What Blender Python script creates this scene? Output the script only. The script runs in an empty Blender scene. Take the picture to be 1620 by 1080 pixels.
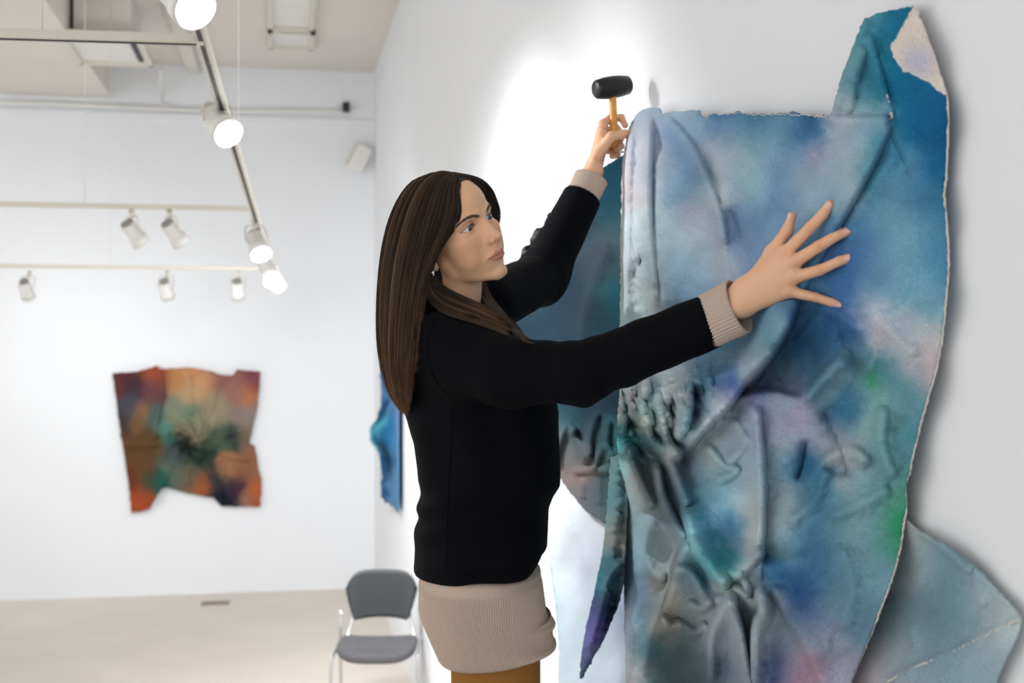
import bpy, math, random
import numpy as np
random.seed(7); rng = np.random.default_rng(7)
SC = bpy.context.scene
COL = SC.collection
R = math.radians

# ------------------------------------------------------------------ camera
F = 2000.0                       # focal length in pixels of a 1620-wide frame
YAW = math.atan(370.0 / F)       # turned towards the right-hand wall
HC = 2.18                        # eye height of the photographer
SA, CA = math.sin(YAW), math.cos(YAW)
X0 = 0.851 * CA                  # right wall plane x = X0
YB = 11.235                      # back wall plane y = YB
ZC = HC + 2.38                   # ceiling height
cd = bpy.data.cameras.new('camera'); cam = bpy.data.objects.new('camera', cd); COL.objects.link(cam)
cd.sensor_width = 36.0; cd.lens = F / 1620.0 * 36.0
cam.location = (0, 0, HC); cam.rotation_euler = (R(90), 0, -YAW)
cd.clip_start = 0.05; cd.clip_end = 100
cd.dof.use_dof = True; cd.dof.focus_distance = 2.2; cd.dof.aperture_fstop = 4.8
SC.camera = cam

# ------------------------------------------------------------------ world, light, exposure
w = bpy.data.worlds.new('world'); SC.world = w; w.use_nodes = True
bg = w.node_tree.nodes['Background']
bg.inputs['Color'].default_value = (0.97, 0.985, 1.0, 1); bg.inputs['Strength'].default_value = 1.46
SC.view_settings.view_transform = 'Standard'; SC.view_settings.look = 'None'
SC.view_settings.gamma = 1; SC.view_settings.use_curve_mapping = False
SC.view_settings.exposure = 0.0
SPOT_W = 1.0

# ------------------------------------------------------------------ helpers
def C2W(p):
    """camera-aligned metres (right, depth, up) -> world"""
    p = np.asarray(p, float)
    X, Y, Z = p[..., 0], p[..., 1], p[..., 2]
    return np.stack([X * CA + Y * SA, Y * CA - X * SA, Z + HC], -1)
def PC(px, py, d):
    px, py, d = np.broadcast_arrays(np.asarray(px, float), np.asarray(py, float), np.asarray(d, float))
    return np.stack([(px - 810) / F * d, d, (540 - py) / F * d], -1)
def P(px, py, d): return C2W(PC(px, py, d))
def lin(c):
    c = np.asarray(c, float) / 255.0
    return np.where(c <= 0.04045, c / 12.92, ((c + 0.055) / 1.055) ** 2.4)

def mat(name, color=(200, 200, 200), rough=0.6, metal=0.0, attr=None, spec=0.5, bump=0, bscale=200, emit=None, estr=0,
        mottle=0, mscale=8, sss=0, ssr=(1, .35, .2), sheen=0, coat=0):
    m = bpy.data.materials.new(name); m.use_nodes = True
    nt = m.node_tree; b = nt.nodes['Principled BSDF']; L = nt.links.new
    c = tuple(lin(color)) + (1,)
    b.inputs['Base Color'].default_value = c
    b.inputs['Roughness'].default_value = rough; b.inputs['Metallic'].default_value = metal
    b.inputs['Specular IOR Level'].default_value = spec
    src = None
    if attr:
        a = nt.nodes.new('ShaderNodeAttribute'); a.attribute_name = attr; src = a.outputs['Color']
    if mottle:
        tc = nt.nodes.new('ShaderNodeTexCoord'); n = nt.nodes.new('ShaderNodeTexNoise')
        n.inputs['Scale'].default_value = mscale; n.inputs['Detail'].default_value = 5
        L(tc.outputs['Object'], n.inputs['Vector'])
        mr = nt.nodes.new('ShaderNodeMapRange'); mr.inputs['From Min'].default_value = .3; mr.inputs['From Max'].default_value = .7
        mr.inputs['To Min'].default_value = 1 - mottle; mr.inputs['To Max'].default_value = 1 + mottle
        L(n.outputs['Fac'], mr.inputs['Value'])
        vm = nt.nodes.new('ShaderNodeVectorMath'); vm.operation = 'SCALE'
        if src: L(src, vm.inputs[0])
        else: vm.inputs[0].default_value = c[:3]
        L(mr.outputs['Result'], vm.inputs['Scale']); src = vm.outputs['Vector']
    if src: L(src, b.inputs['Base Color'])
    if bump:
        tc = nt.nodes.new('ShaderNodeTexCoord'); n = nt.nodes.new('ShaderNodeTexNoise')
        n.inputs['Scale'].default_value = bscale; n.inputs['Detail'].default_value = 4
        L(tc.outputs['Object'], n.inputs['Vector'])
        bp = nt.nodes.new('ShaderNodeBump'); bp.inputs['Strength'].default_value = bump; bp.inputs['Distance'].default_value = 0.002
        L(n.outputs['Fac'], bp.inputs['Height']); L(bp.outputs['Normal'], b.inputs['Normal'])
    if emit:
        b.inputs['Emission Color'].default_value = tuple(lin(emit)) + (1,); b.inputs['Emission Strength'].default_value = estr
    if sss:
        b.inputs['Subsurface Weight'].default_value = sss; b.inputs['Subsurface Radius'].default_value = ssr
        b.inputs['Subsurface Scale'].default_value = 0.006
    if sheen: b.inputs['Sheen Weight'].default_value = sheen; b.inputs['Sheen Roughness'].default_value = .5
    if coat: b.inputs['Coat Weight'].default_value = coat
    return m

def empty(name, loc, label=None, cat=None, group=None):
    o = bpy.data.objects.new(name, None); COL.objects.link(o); o.location = tuple(loc); o.empty_display_size = .05
    tag(o, label, cat, group); return o
def tag(o, label=None, cat=None, group=None, kind=None):
    if label: o['label'] = label
    if cat: o['category'] = cat
    if group: o['group'] = group
    if kind: o['kind'] = kind
    return o
def mesh(name, V, Fc, m, parent=None, smooth=True, col=None, kind=None, root=None):
    """V in world space; the child is stored relative to its thing's Empty (unrotated)."""
    V = np.asarray(V, float)
    off = np.zeros(3)
    q = parent
    while q is not None:
        off = off + np.array(q.location); q = q.parent
    if parent is None and root is not None: off = np.asarray(root, float)
    me = bpy.data.meshes.new(name)
    me.from_pydata((V - off).tolist(), [], Fc.tolist() if hasattr(Fc, 'tolist') else Fc)
    if smooth: me.polygons.foreach_set('use_smooth', np.ones(len(me.polygons), bool))
    if col is not None:
        a = me.color_attributes.new('col', 'FLOAT_COLOR', 'POINT')
        a.data.foreach_set('color', np.concatenate([col, np.ones((len(col), 1))], 1).astype(np.float32).ravel())
    me.materials.append(m); me.update()
    o = bpy.data.objects.new(name, me); COL.objects.link(o)
    if parent is not None: o.parent = parent
    elif root is not None: o.location = tuple(root)
    if kind: o['kind'] = kind
    return o
def bevel(o, wd, seg=2):
    md = o.modifiers.new('bevel', 'BEVEL'); md.width = wd; md.segments = seg; md.limit_method = 'ANGLE'; return o
def box(c, s, ax=None):
    """8 verts, 6 quads; ax = 3x3 rows of axes"""
    c = np.asarray(c, float); h = np.asarray(s, float) / 2
    ax = np.eye(3) if ax is None else np.asarray(ax, float)
    sg = np.array([[-1,-1,-1],[1,-1,-1],[1,1,-1],[-1,1,-1],[-1,-1,1],[1,-1,1],[1,1,1],[-1,1,1]], float)
    V = c + (sg * h) @ ax
    return V, [(0,3,2,1),(4,5,6,7),(0,1,5,4),(1,2,6,5),(2,3,7,6),(3,0,4,7)]
def join(parts):
    V, Fc, n = [], [], 0
    for v, f in parts:
        V.append(np.asarray(v, float)); Fc += [tuple(int(i) + n for i in q) for q in f]; n += len(v)
    return np.concatenate(V), Fc
def unit(v):
    v = np.asarray(v, float); return v / (np.linalg.norm(v, axis=-1, keepdims=True) + 1e-12)
def frame_of(d):
    d = unit(d); a = np.array([0, 0, 1.0]) if abs(d[2]) < .9 else np.array([1.0, 0, 0])
    u = unit(np.cross(a, d)); v = np.cross(d, u); return u, v, d
def lathe(c, axis, prof, n=24, caps=True):
    """prof: list of (t along the axis, radius)"""
    u, v, d = frame_of(axis); c = np.asarray(c, float)
    a = np.arange(n) * 2 * np.pi / n
    V = np.concatenate([c + d * t + r * (np.cos(a)[:, None] * u + np.sin(a)[:, None] * v) for t, r in prof])
    Fc = []
    for i in range(len(prof) - 1):
        for j in range(n):
            k = (j + 1) % n
            Fc.append((i*n+j, i*n+k, (i+1)*n+k, (i+1)*n+j))
    if caps:
        Fc.append(tuple(range(n))[::-1]); Fc.append(tuple(range((len(prof)-1)*n, len(prof)*n)))
    return V, Fc
def catmull(pts, n):
    pts = np.asarray(pts, float); k = len(pts)
    t = np.linspace(0, k - 1, n); i = np.clip(t.astype(int), 0, k - 2); f = (t - i)[:, None]
    p1, p2 = pts[i], pts[i + 1]
    p0 = np.where((i > 0)[:, None], pts[np.maximum(i - 1, 0)], 2 * p1 - p2)
    p3 = np.where((i + 2 < k)[:, None], pts[np.minimum(i + 2, k - 1)], 2 * p2 - p1)
    return .5 * ((2*p1) + (-p0+p2)*f + (2*p0-5*p1+4*p2-p3)*f**2 + (-p0+3*p1-3*p2+p3)*f**3)
def tube(pts, r, n=8, caps=True):
    pts = np.asarray(pts, float); k = len(pts)
    r = np.broadcast_to(np.asarray(r, float), (k,))
    T = unit(np.gradient(pts, axis=0))
    u, v, _ = frame_of(T[0]); U = [u]
    for i in range(1, k):
        u = unit(U[-1] - T[i] * np.dot(U[-1], T[i])); U.append(u)
    U = np.array(U); W = np.cross(T, U)
    a = np.arange(n) * 2 * np.pi / n
    V = (pts[:, None] + r[:, None, None] * (np.cos(a)[None, :, None] * U[:, None] + np.sin(a)[None, :, None] * W[:, None])).reshape(-1, 3)
    Fc = [(i*n+j, i*n+(j+1) % n, (i+1)*n+(j+1) % n, (i+1)*n+j) for i in range(k-1) for j in range(n)]
    if caps: Fc += [tuple(range(n))[::-1], tuple(range((k-1)*n, k*n))]
    return V, Fc
def grid_faces(nu, nv):
    i = np.arange(nu - 1)[:, None] * nv + np.arange(nv - 1)[None]
    return np.stack([i, i + nv, i + nv + 1, i + 1], -1).reshape(-1, 4)

# value noise
def vnoise(x, y, seed=0):
    xi, yi = np.floor(x).astype(np.int64), np.floor(y).astype(np.int64); xf, yf = x - xi, y - yi
    def h(a, b):
        n = (a * 374761393 + b * 668265263 + seed * 974711) & 0x7fffffff
        n = ((n ^ (n >> 13)) * 1274126177) & 0x7fffffff
        return ((n ^ (n >> 16)) & 0xffff) / 65535.0
    u, v = xf*xf*(3-2*xf), yf*yf*(3-2*yf)
    return (h(xi,yi)*(1-u)+h(xi+1,yi)*u)*(1-v) + (h(xi,yi+1)*(1-u)+h(xi+1,yi+1)*u)*v
def fbm(x, y, seed=0, oct=4):
    s, a, t = 0, .5, 0
    for o in range(oct):
        s = s + a * vnoise(x * 2**o, y * 2**o, seed + o); t += a; a *= .5
    return s / t

# signed distance toolkit -------------------------------------------------
def smin(a, b, k):
    h = np.maximum(k - np.abs(a - b), 0) / k
    return np.minimum(a, b) - h * h * k * .25
def smax(a, b, k): return -smin(-a, -b, k)
def s_ell(p, c, r):
    q = (p - np.asarray(c, np.float32)); r = np.asarray(r, np.float32)
    k0 = np.sqrt((q[..., 0]/r[0])**2 + (q[..., 1]/r[1])**2 + (q[..., 2]/r[2])**2)
    k1 = np.sqrt((q[..., 0]/r[0]**2)**2 + (q[..., 1]/r[1]**2)**2 + (q[..., 2]/r[2]**2)**2)
    return k0 * (k0 - 1) / (k1 + 1e-9)
def s_sph(p, c, r):
    q = p - np.asarray(c, np.float32); return np.sqrt((q*q).sum(-1)) - r
def s_cap(p, a, b, r1, r2=None):
    r2 = r1 if r2 is None else r2
    a = np.asarray(a, np.float32); b = np.asarray(b, np.float32); ba = b - a; q = p - a
    h = np.clip((q @ ba) / (ba @ ba + 1e-12), 0, 1)
    e = q - h[..., None] * ba
    return np.sqrt((e*e).sum(-1)) - (r1 + (r2 - r1) * h)
def s_chain(p, pts, rs, k=None):
    d = None
    for i in range(len(pts) - 1):
        e = s_cap(p, pts[i], pts[i+1], rs[i], rs[i+1])
        d = e if d is None else (np.minimum(d, e) if not k else smin(d, e, k))
    return d
def surface_nets(fn, lo, hi, h):
    lo, hi = np.asarray(lo, np.float32), np.asarray(hi, np.float32)
    n = np.ceil((hi - lo) / h).astype(int) + 1
    ax = [lo[i] + h * np.arange(n[i], dtype=np.float32) for i in range(3)]
    Fv = np.empty(n, np.float32); cs = max(1, int(500000 / (n[1] * n[2])))
    for s in range(0, n[0], cs):
        g = np.stack(np.meshgrid(ax[0][s:s+cs], ax[1], ax[2], indexing='ij'), -1)
        Fv[s:s+cs] = fn(g)
    S = Fv < 0
    c8 = [S[i:n[0]-1+i, j:n[1]-1+j, k:n[2]-1+k] for i in (0,1) for j in (0,1) for k in (0,1)]
    cnt = sum(c.astype(np.int8) for c in c8)
    act = (cnt > 0) & (cnt < 8)
    idx = np.full(act.shape, -1, np.int64); ijk = np.argwhere(act); idx[act] = np.arange(len(ijk))
    acc = np.zeros((len(ijk), 3)); num = np.zeros(len(ijk))
    cor = [np.array(c) for c in [(0,0,0),(1,0,0),(0,1,0),(1,1,0),(0,0,1),(1,0,1),(0,1,1),(1,1,1)]]
    fv = [Fv[tuple((ijk + c).T)] for c in cor]
    for a in range(8):
        for b in range(a + 1, 8):
            if abs(cor[a] - cor[b]).sum() != 1: continue
            cr = (fv[a] < 0) != (fv[b] < 0)
            t = np.where(cr, fv[a] / np.where(cr, fv[a] - fv[b], 1), 0)
            acc += np.where(cr[:, None], cor[a] + t[:, None] * (cor[b] - cor[a]), 0); num += cr
    V = lo + h * (ijk + acc / num[:, None])
    Q = []
    for axis in range(3):
        o1, o2 = (axis + 1) % 3, (axis + 2) % 3
        sl0 = [slice(None)] * 3; sl1 = [slice(None)] * 3
        sl0[axis] = slice(0, -1); sl1[axis] = slice(1, None)
        e = np.argwhere(S[tuple(sl0)] != S[tuple(sl1)])
        ok = (e[:, o1] > 0) & (e[:, o2] > 0) & (e[:, o1] < n[o1] - 1) & (e[:, o2] < n[o2] - 1)
        e = e[ok]; flip = S[tuple(e.T)]
        d1 = np.zeros(3, int); d1[o1] = 1; d2 = np.zeros(3, int); d2[o2] = 1
        q = np.stack([idx[tuple((e - d1 - d2).T)], idx[tuple((e - d2).T)], idx[tuple(e.T)], idx[tuple((e - d1).T)]], 1)
        q = np.where(flip[:, None], q, q[:, ::-1]); Q.append(q)
    return V, np.concatenate(Q)

# image-plane polygon and stroke tools -------------------------------------
def in_poly(x, y, poly):
    poly = np.asarray(poly, float); r = np.zeros(x.shape, bool); n = len(poly)
    for i in range(n):
        x1, y1 = poly[i]; x2, y2 = poly[(i + 1) % n]
        if y1 == y2: continue
        r ^= ((y1 > y) != (y2 > y)) & (x < (x2 - x1) * (y - y1) / (y2 - y1) + x1)
    return r
def nearest_on(x, y, poly, closed=True):
    poly = np.asarray(poly, float); n = len(poly); best = np.full(x.shape, 1e9); bx = x.copy(); by = y.copy()
    for i in range(n if closed else n - 1):
        a = poly[i]; b = poly[(i + 1) % n]; e = b - a; L2 = e @ e + 1e-9
        t = np.clip(((x - a[0]) * e[0] + (y - a[1]) * e[1]) / L2, 0, 1)
        qx, qy = a[0] + t * e[0], a[1] + t * e[1]; d = (x - qx)**2 + (y - qy)**2
        m = d < best; best = np.where(m, d, best); bx = np.where(m, qx, bx); by = np.where(m, qy, by)
    return bx, by, np.sqrt(best)
def stroke(x, y, pts, wp, wn, h, fade=.12):
    """asymmetric ridge along a polyline: wp / wn = widths on either side of the direction of travel"""
    pts = catmull(pts, 6 * len(pts)); n = len(pts)
    x0, x1 = pts[:, 0].min(), pts[:, 0].max(); y0, y1 = pts[:, 1].min(), pts[:, 1].max(); m = 3 * max(wp, wn)
    sel = (x > x0 - m) & (x < x1 + m) & (y > y0 - m) & (y < y1 + m)
    out = np.zeros(x.shape)
    if not sel.any(): return out
    X, Y = x[sel], y[sel]; best = np.full(X.shape, 1e9); sg = np.zeros(X.shape); tt = np.zeros(X.shape)
    for i in range(n - 1):
        a = pts[i]; e = pts[i+1] - a; L2 = e @ e + 1e-9
        t = ((X - a[0]) * e[0] + (Y - a[1]) * e[1]) / L2
        tc = np.clip(t, 0, 1)
        d = (X - a[0] - tc*e[0])**2 + (Y - a[1] - tc*e[1])**2
        mm = d < best; best = np.where(mm, d, best)
        sg = np.where(mm, e[0]*(Y-a[1]) - e[1]*(X-a[0]), sg); tt = np.where(mm, (i + tc) / (n - 1), tt)
    d = np.sqrt(best); wd = np.maximum(np.where(sg > 0, wp, wn), 4.5)
    f = np.clip(tt / fade, 0, 1) * np.clip((1 - tt) / fade, 0, 1); f = f * f * (3 - 2 * f)
    out[sel] = h * np.exp(-(d / (wd * .92))**1.45) * f
    return out
def shepard(x, y, pts, p=3.2, eps=5.0):
    pts = np.asarray(pts, float); c = pts[:, 2:]; out = np.zeros(x.shape + (c.shape[1],)); W = np.zeros(x.shape)
    for i in range(len(pts)):
        wgt = 1.0 / ((x - pts[i, 0])**2 + (y - pts[i, 1])**2 + eps * eps)**(p / 2)
        out += wgt[..., None] * c[i]; W += wgt
    return out / W[..., None]
def dye(x, y, pts, spread=1.0):
    """soft-edged washes of dye: each spot spreads in proportion to its distance from its neighbours"""
    pts = np.asarray(pts, float); n = len(pts); xy = pts[:, :2]
    D = np.hypot(xy[:, None, 0] - xy[None, :, 0], xy[:, None, 1] - xy[None, :, 1]); D.sort(1)
    sg = np.clip(.50 * (D[:, 1] + D[:, min(2, n - 1)]) / 1.0 * .62 * spread, 4, 26)
    out = np.zeros(x.shape + (3,)); W = np.zeros(x.shape)
    for i in range(n):
        d2 = (x - pts[i, 0])**2 + ((y - pts[i, 1]) * .85)**2
        w_ = np.exp(-d2 / (2 * sg[i]**2)) + 2e-4 / (1 + d2 / 500)**2
        out += w_[..., None] * pts[i, 2:]; W += w_
    return out / W[..., None]
def clip_sheet(poly, step):
    """regular grid cut to a polygon: returns px, py, faces"""
    poly = np.asarray(poly, float)
    xs = np.arange(poly[:, 0].min() - step, poly[:, 0].max() + 2 * step, step)
    ys = np.arange(poly[:, 1].min() - step, poly[:, 1].max() + 2 * step, step)
    gx, gy = np.meshgrid(xs, ys, indexing='ij'); x, y = gx.ravel(), gy.ravel()
    ins = in_poly(x, y, poly); Q = grid_faces(len(xs), len(ys))
    Q = Q[ins[Q].sum(1) >= 2]
    used = np.unique(Q); out = used[~ins[used]]
    bx, by, _ = nearest_on(x[out], y[out], poly); x[out], y[out] = bx, by
    mp = np.full(len(x), -1); mp[used] = np.arange(len(used))
    return x[used], y[used], mp[Q]
def fray(poly, amp, seg=4):
    out = []
    poly = np.asarray(poly, float)
    for i in range(len(poly)):
        a, b = poly[i], poly[(i + 1) % len(poly)]; n = max(1, int(np.hypot(*(b - a)) / seg))
        for j in range(n):
            out.append(a + (b - a) * j / n + (rng.normal(0, amp, 2) if j else 0))
    return np.array(out)

# ------------------------------------------------------------------ the room
m_wall = mat('white wall paint', (232, 234, 237), .75, spec=.2, mottle=.012, mscale=1.2)
m_ceil = mat('off white ceiling paint', (222, 217, 210), .85, spec=.15, mottle=.02, mscale=2)
m_floor = mat('pale sealed concrete', (212, 203, 192), .45, spec=.4, mottle=.05, mscale=1.6)
m_white = mat('white enamel', (228, 226, 222), .45)
m_cream = mat('cream enamel', (214, 208, 196), .5)
m_dark = mat('black slot', (24, 28, 32), .5)
m_grey = mat('grey metal', (150, 148, 144), .5)
m_lens = mat('lit lens', (255, 255, 255), .3, emit=(245, 250, 255), estr=9)
def structure(name, V, Fc, m, smooth=False):
    return tag(mesh(name, V, Fc, m, smooth=smooth), kind='structure')
XL, YN = -6.5, -3.0
structure('floor', *box(((X0+XL)/2+.1, (YB+YN)/2, -.05), (X0-XL+.4, YB-YN+.4, .1)), m_floor)
structure('wall_back', *box(((X0+XL)/2, YB+.06, ZC/2), (X0-XL+.3, .12, ZC)), m_wall)
structure('wall_right', *box((X0+.06, (YB+YN)/2, ZC/2), (.12, YB-YN, ZC)), m_wall)
structure('ceiling', *box(((X0+XL)/2, (YB+YN)/2, ZC+.06), (X0-XL+.4, YB-YN+.4, .12)), m_ceil)
ZS = HC + 2.08
structure('trim_1', *box(((-1.40+XL)/2, YB/2+2.0, (ZS+ZC)/2), (-1.40-XL, YB-4.0, ZC-ZS)), m_ceil)   # boxed-in soffit
structure('trim_2', *box((-.72, 8.1, ZC-.035), (.10, 6.2, .07)), m_ceil)                              # slim ceiling channel
structure('trim_3', *box((-2.15, 6.6, ZC-.10), (.95, .5, .20)), m_ceil)                               # cross beam stub
# a shallow ledge where the upper wall steps back
structure('trim_4', *box(((X0+XL)/2, YB-.012, HC+1.93), (X0-XL, .024, .05)), m_wall)

# ceiling panels
def ceil_panel(px0, px1, py0, py1, z, label, slot):
    d0, d1 = z * F / (540 - py1), z * F / (540 - py0)
    a = P(px0, py1, d0); b = P(px1, py1, d0); L = b[0] - a[0]; y0 = min(a[1], b[1]); y1 = y0 + (d1 - d0)
    y0, y1 = min(y0, y1), max(y0, y1)
    cx, cy, zz = a[0] + L / 2, (y0 + y1) / 2, HC + z
    t = empty('ceiling_panel', (cx, cy, zz + .03), label, 'ceiling panel', 'panels on the ceiling')
    bevel(mesh('panel_frame', *join([box((cx, y0 + .02, zz + .02), (L, .04, .05)), box((cx, y1 - .02, zz + .02), (L, .04, .05)),
        box((a[0] + .02, cy, zz + .02), (.04, y1 - y0, .05)), box((a[0] + L - .02, cy, zz + .02), (.04, y1 - y0, .05))]), m_cream, t, False), .004)
    mesh('panel_face', *box((cx, cy, zz + .025), (L - .07, y1 - y0 - .07, .012)), m_white, t, False)
    mesh('hanger', *box((cx, cy, (zz + .03 + ZC) / 2), (L * .7, (y1 - y0) * .7, ZC - zz - .03 + .002)), m_ceil, t, False)
    if slot: mesh('slot', *box((a[0] + L - .075, cy, zz + .014), (.035, (y1 - y0) * .72, .016)), m_dark, t, False)
ceil_panel(128, 243, 60, 106, 2.05, 'white ceiling panel with a dark slot beside the soffit', True)
ceil_panel(424, 496, 54, 80, 2.34, 'small white ceiling panel nearest the back wall', False)
ceil_panel(424, 496, -14, 50, 2.34, 'larger white ceiling panel in front of the small one', False)

# conduit on the back wall, junction box, register, speaker
def yb_at(px): return YB / (CA - SA * (px - 810) / F)
def onback(px, py, off=.03): return P(px, py, yb_at(px)) - np.array([0, off, 0])
t = empty('wall_conduit', onback(300, 178), 'thin white conduit running along the top of the back wall', 'pipe')
mesh('pipe', *tube(catmull([onback(0, 163), onback(150, 168), onback(300, 175), onback(450, 177), onback(545, 178)], 40), .018, 10), m_white, t)
mesh('pipe_drop', *tube(catmull([P(254, 110, 10.0) , P(253, 125, 10.5), onback(254, 150), onback(262, 168), onback(285, 175)], 24), .014, 8), m_white, t)
o = mesh('junction_box', *box(onback(547, 171, .04), (.06, .08, .08)), m_dark, root=onback(547, 171, .04), smooth=False)
bevel(o, .006); tag(o, 'small black junction box high on the back wall', 'box')
c = P(341, 955, 2.18 * F / 415); o = mesh('floor_register', *join([box(c * [1, 1, 0] + [0, 0, .006], (.23, .10, .012))] +
    [box(c * [1, 1, 0] + [0, -.04 + .02 * k, .014], (.20, .008, .006)) for k in range(5)]), mat('brown metal', (150, 138, 122), .5), root=c * [1, 1, 0], smooth=False)
tag(o, 'low brown register set in the floor by the back wall', 'vent')
c = onback(566, 255, .16); t = empty('wall_floodlight', c, 'pale boxy floodlight on the back wall near the corner', 'light')
ax = np.array([unit([1, .2, -.5]), unit([-.2, 1, .1]), [0, 0, 1]]); ax[2] = unit(np.cross(ax[0], ax[1])); ax[1] = np.cross(ax[2], ax[0])
bevel(mesh('housing', *box(c, (.14, .14, .24), ax), m_white, t, False), .02)
mesh('bracket', *tube([c + [0, .02, -.02], c + [-.02, .16, -.05]], .018, 8), m_white, t)
bevel(mesh('face_plate', *box(c + ax[0] * -.075, (.012, .11, .2), ax), m_cream, t, False), .004)

# ------------------------------------------------------------------ lighting tracks
def rail(name, a, b, label, slot=True, wdt=.034):
    a, b = np.asarray(a), np.asarray(b); d = unit(b - a); s = unit(np.cross(d, [0, 0, 1])); u = np.cross(s, d)
    t = empty(name, (a + b) / 2, label, 'track', 'lighting tracks')
    ax = np.array([d, s, u]); L = np.linalg.norm(b - a)
    bevel(mesh('rail', *box((a + b) / 2, (L, wdt, .024), ax), m_cream, t, False), .002)
    if slot: mesh('slot', *box((a + b) / 2 - u * .0125 , (L * .96, wdt * .34, .004), ax), m_dark, t, False)
    for k in (.55,):
        q = a + (b - a) * k
        mesh('hanger_rod', *tube([q, [q[0], q[1], ZC if q[0] > -1.42 else ZS]], .0022, 6), m_white, t)
    return t
rail('light_track', P(-260, 46, 3.12), P(322, 63, 3.27), 'nearest cross track, with a dark slot under its edge')
RA, RB = P(316, 50, 3.22), P(430, 428, 7.75); RN = RA - (RB - RA) * .5
rail('light_track', RN, RB, 'long track running away from the camera, carrying the lit spots')
rail('light_track', P(-200, 319, 6.3), P(399, 330, 6.5), 'middle cross track carrying two unlit spots', False)
rail('light_track', P(-120, 419, 8.45), P(412, 425, 8.6), 'farthest cross track carrying three unlit spots', False)

def spot(px, py, d, dirC, tpx, tpy, td, label, lit, energy=0, group=None, target=None, r=.047, L=.13):
    """can spotlight: centre of the front face at (px,py,d); dirC = aim in camera-aligned axes; (tpx,tpy,td) = clamp on the rail"""
    fc = P(px, py, d); ax = unit(C2W(dirC) - C2W([0, 0, 0])); bk = fc - ax * L; top = P(tpx, tpy, td)
    t = empty('track_spotlight', top, label, 'spotlight', group)
    body = mesh('can', *lathe(bk, ax, [(0, r*.55), (.004, r*.80), (.012, r*.86), (L*.62, r*.86), (L*.66, r*1.0), (L, r*1.06), (L, r*.93), (L*.85, r*.86)], 28), m_white, t)
    mesh('back_cap', *lathe(bk, -ax, [(-.004, r*.7), (.010, r*.7), (.012, r*.5)], 24), m_grey, t)
    mesh('lens', *lathe(fc - ax * .012, ax, [(0, r*.90), (.003, r*.90)], 28), m_lens if lit else m_cream, t)
    side = unit(np.cross(ax, [0, 0, 1.0])); mid = bk + ax * L * .4
    ym = top + (mid - top) * .35
    for s in (-1, 1):
        mesh('yoke_arm', *tube(catmull([ym, ym + side * s * r * .9 , mid + side * s * r * 1.12 + (ym - mid) * .3, mid + side * s * r * 1.0], 12), .004, 6), m_cream, t)
    mesh('clamp', *tube([top - [0, 0, .010], ym], [.015, .010], 10), m_cream, t)
    if lit and energy:
        ld = bpy.data.lights.new('spot', 'SPOT'); ld.energy = energy * SPOT_W; ld.spot_size = R(135); ld.spot_blend = 1.0; ld.shadow_soft_size = .10
        ld.color = (.97, .985, 1)
        lo = bpy.data.objects.new('spot_lamp', ld); COL.objects.link(lo); lo.parent = t
        pos = fc + ax * .012; lo.location = tuple(pos - top)
        tg = ax if target is None else unit(np.asarray(target) - pos)
        from mathutils import Vector
        lo.rotation_euler = Vector(tuple(tg)).to_track_quat('-Z', 'Y').to_euler()
    return t
def rw(y, z): return np.array([X0, y, z])
spot(309, 14, 2.95, (.60, -.55, -.60), 312, 25, 3.1, 'lit spotlight cut off by the top of the frame', True, 80, target=rw(3.6, HC - .5), r=.053)
spot(361, 211, 3.9, (.55, -.62, -.56), 345, 150, 3.98, 'lit spotlight with a long white can, halfway along the long track', True, 240, target=rw(4.4, HC - .3))
spot(413, 402, 5.8, (.36, -.62, -.70), 402, 345, 6.0, 'lit spotlight at the far end of the long track, upper of two', True, 230, target=rw(6.8, HC - .7))
spot(431, 444, 6.7, (.36, -.62, -.70), 418, 396, 6.9, 'lit spotlight at the far end of the long track, lower of two', True, 160, target=rw(8.2, HC - .7))
spot(224, 384, 6.6, (.42, .55, -.72), 208, 331, 6.42, 'unlit spotlight on the middle track, left one of the pair', True, 42, target=P(250, 600, 10.9))
spot(287, 384, 6.6, (.42, .55, -.72), 268, 331, 6.45, 'unlit spotlight on the middle track, right one of the pair', True, 26, target=P(470, 560, 11))
spot(45, 470, 8.75, (.0, .62, -.78), 47, 428, 8.5, 'unlit spotlight at the left end of the farthest track', True, 55, target=P(-40, 620, 10.7))
spot(266, 470, 8.75, (.04, .62, -.78), 264, 428, 8.55, 'unlit spotlight in the middle of the farthest track', True, 24, target=P(290, 600, 11))
spot(377, 470, 8.75, (-.06, .62, -.78), 378, 429, 8.6, 'unlit spotlight near the right end of the farthest track', True, 14, target=P(400, 560, 11))
spot(443, 456, 7.5, (.36, .5, -.6), 428, 425, 7.7, 'unlit spotlight half hidden behind the lowest lit one', False)

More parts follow.
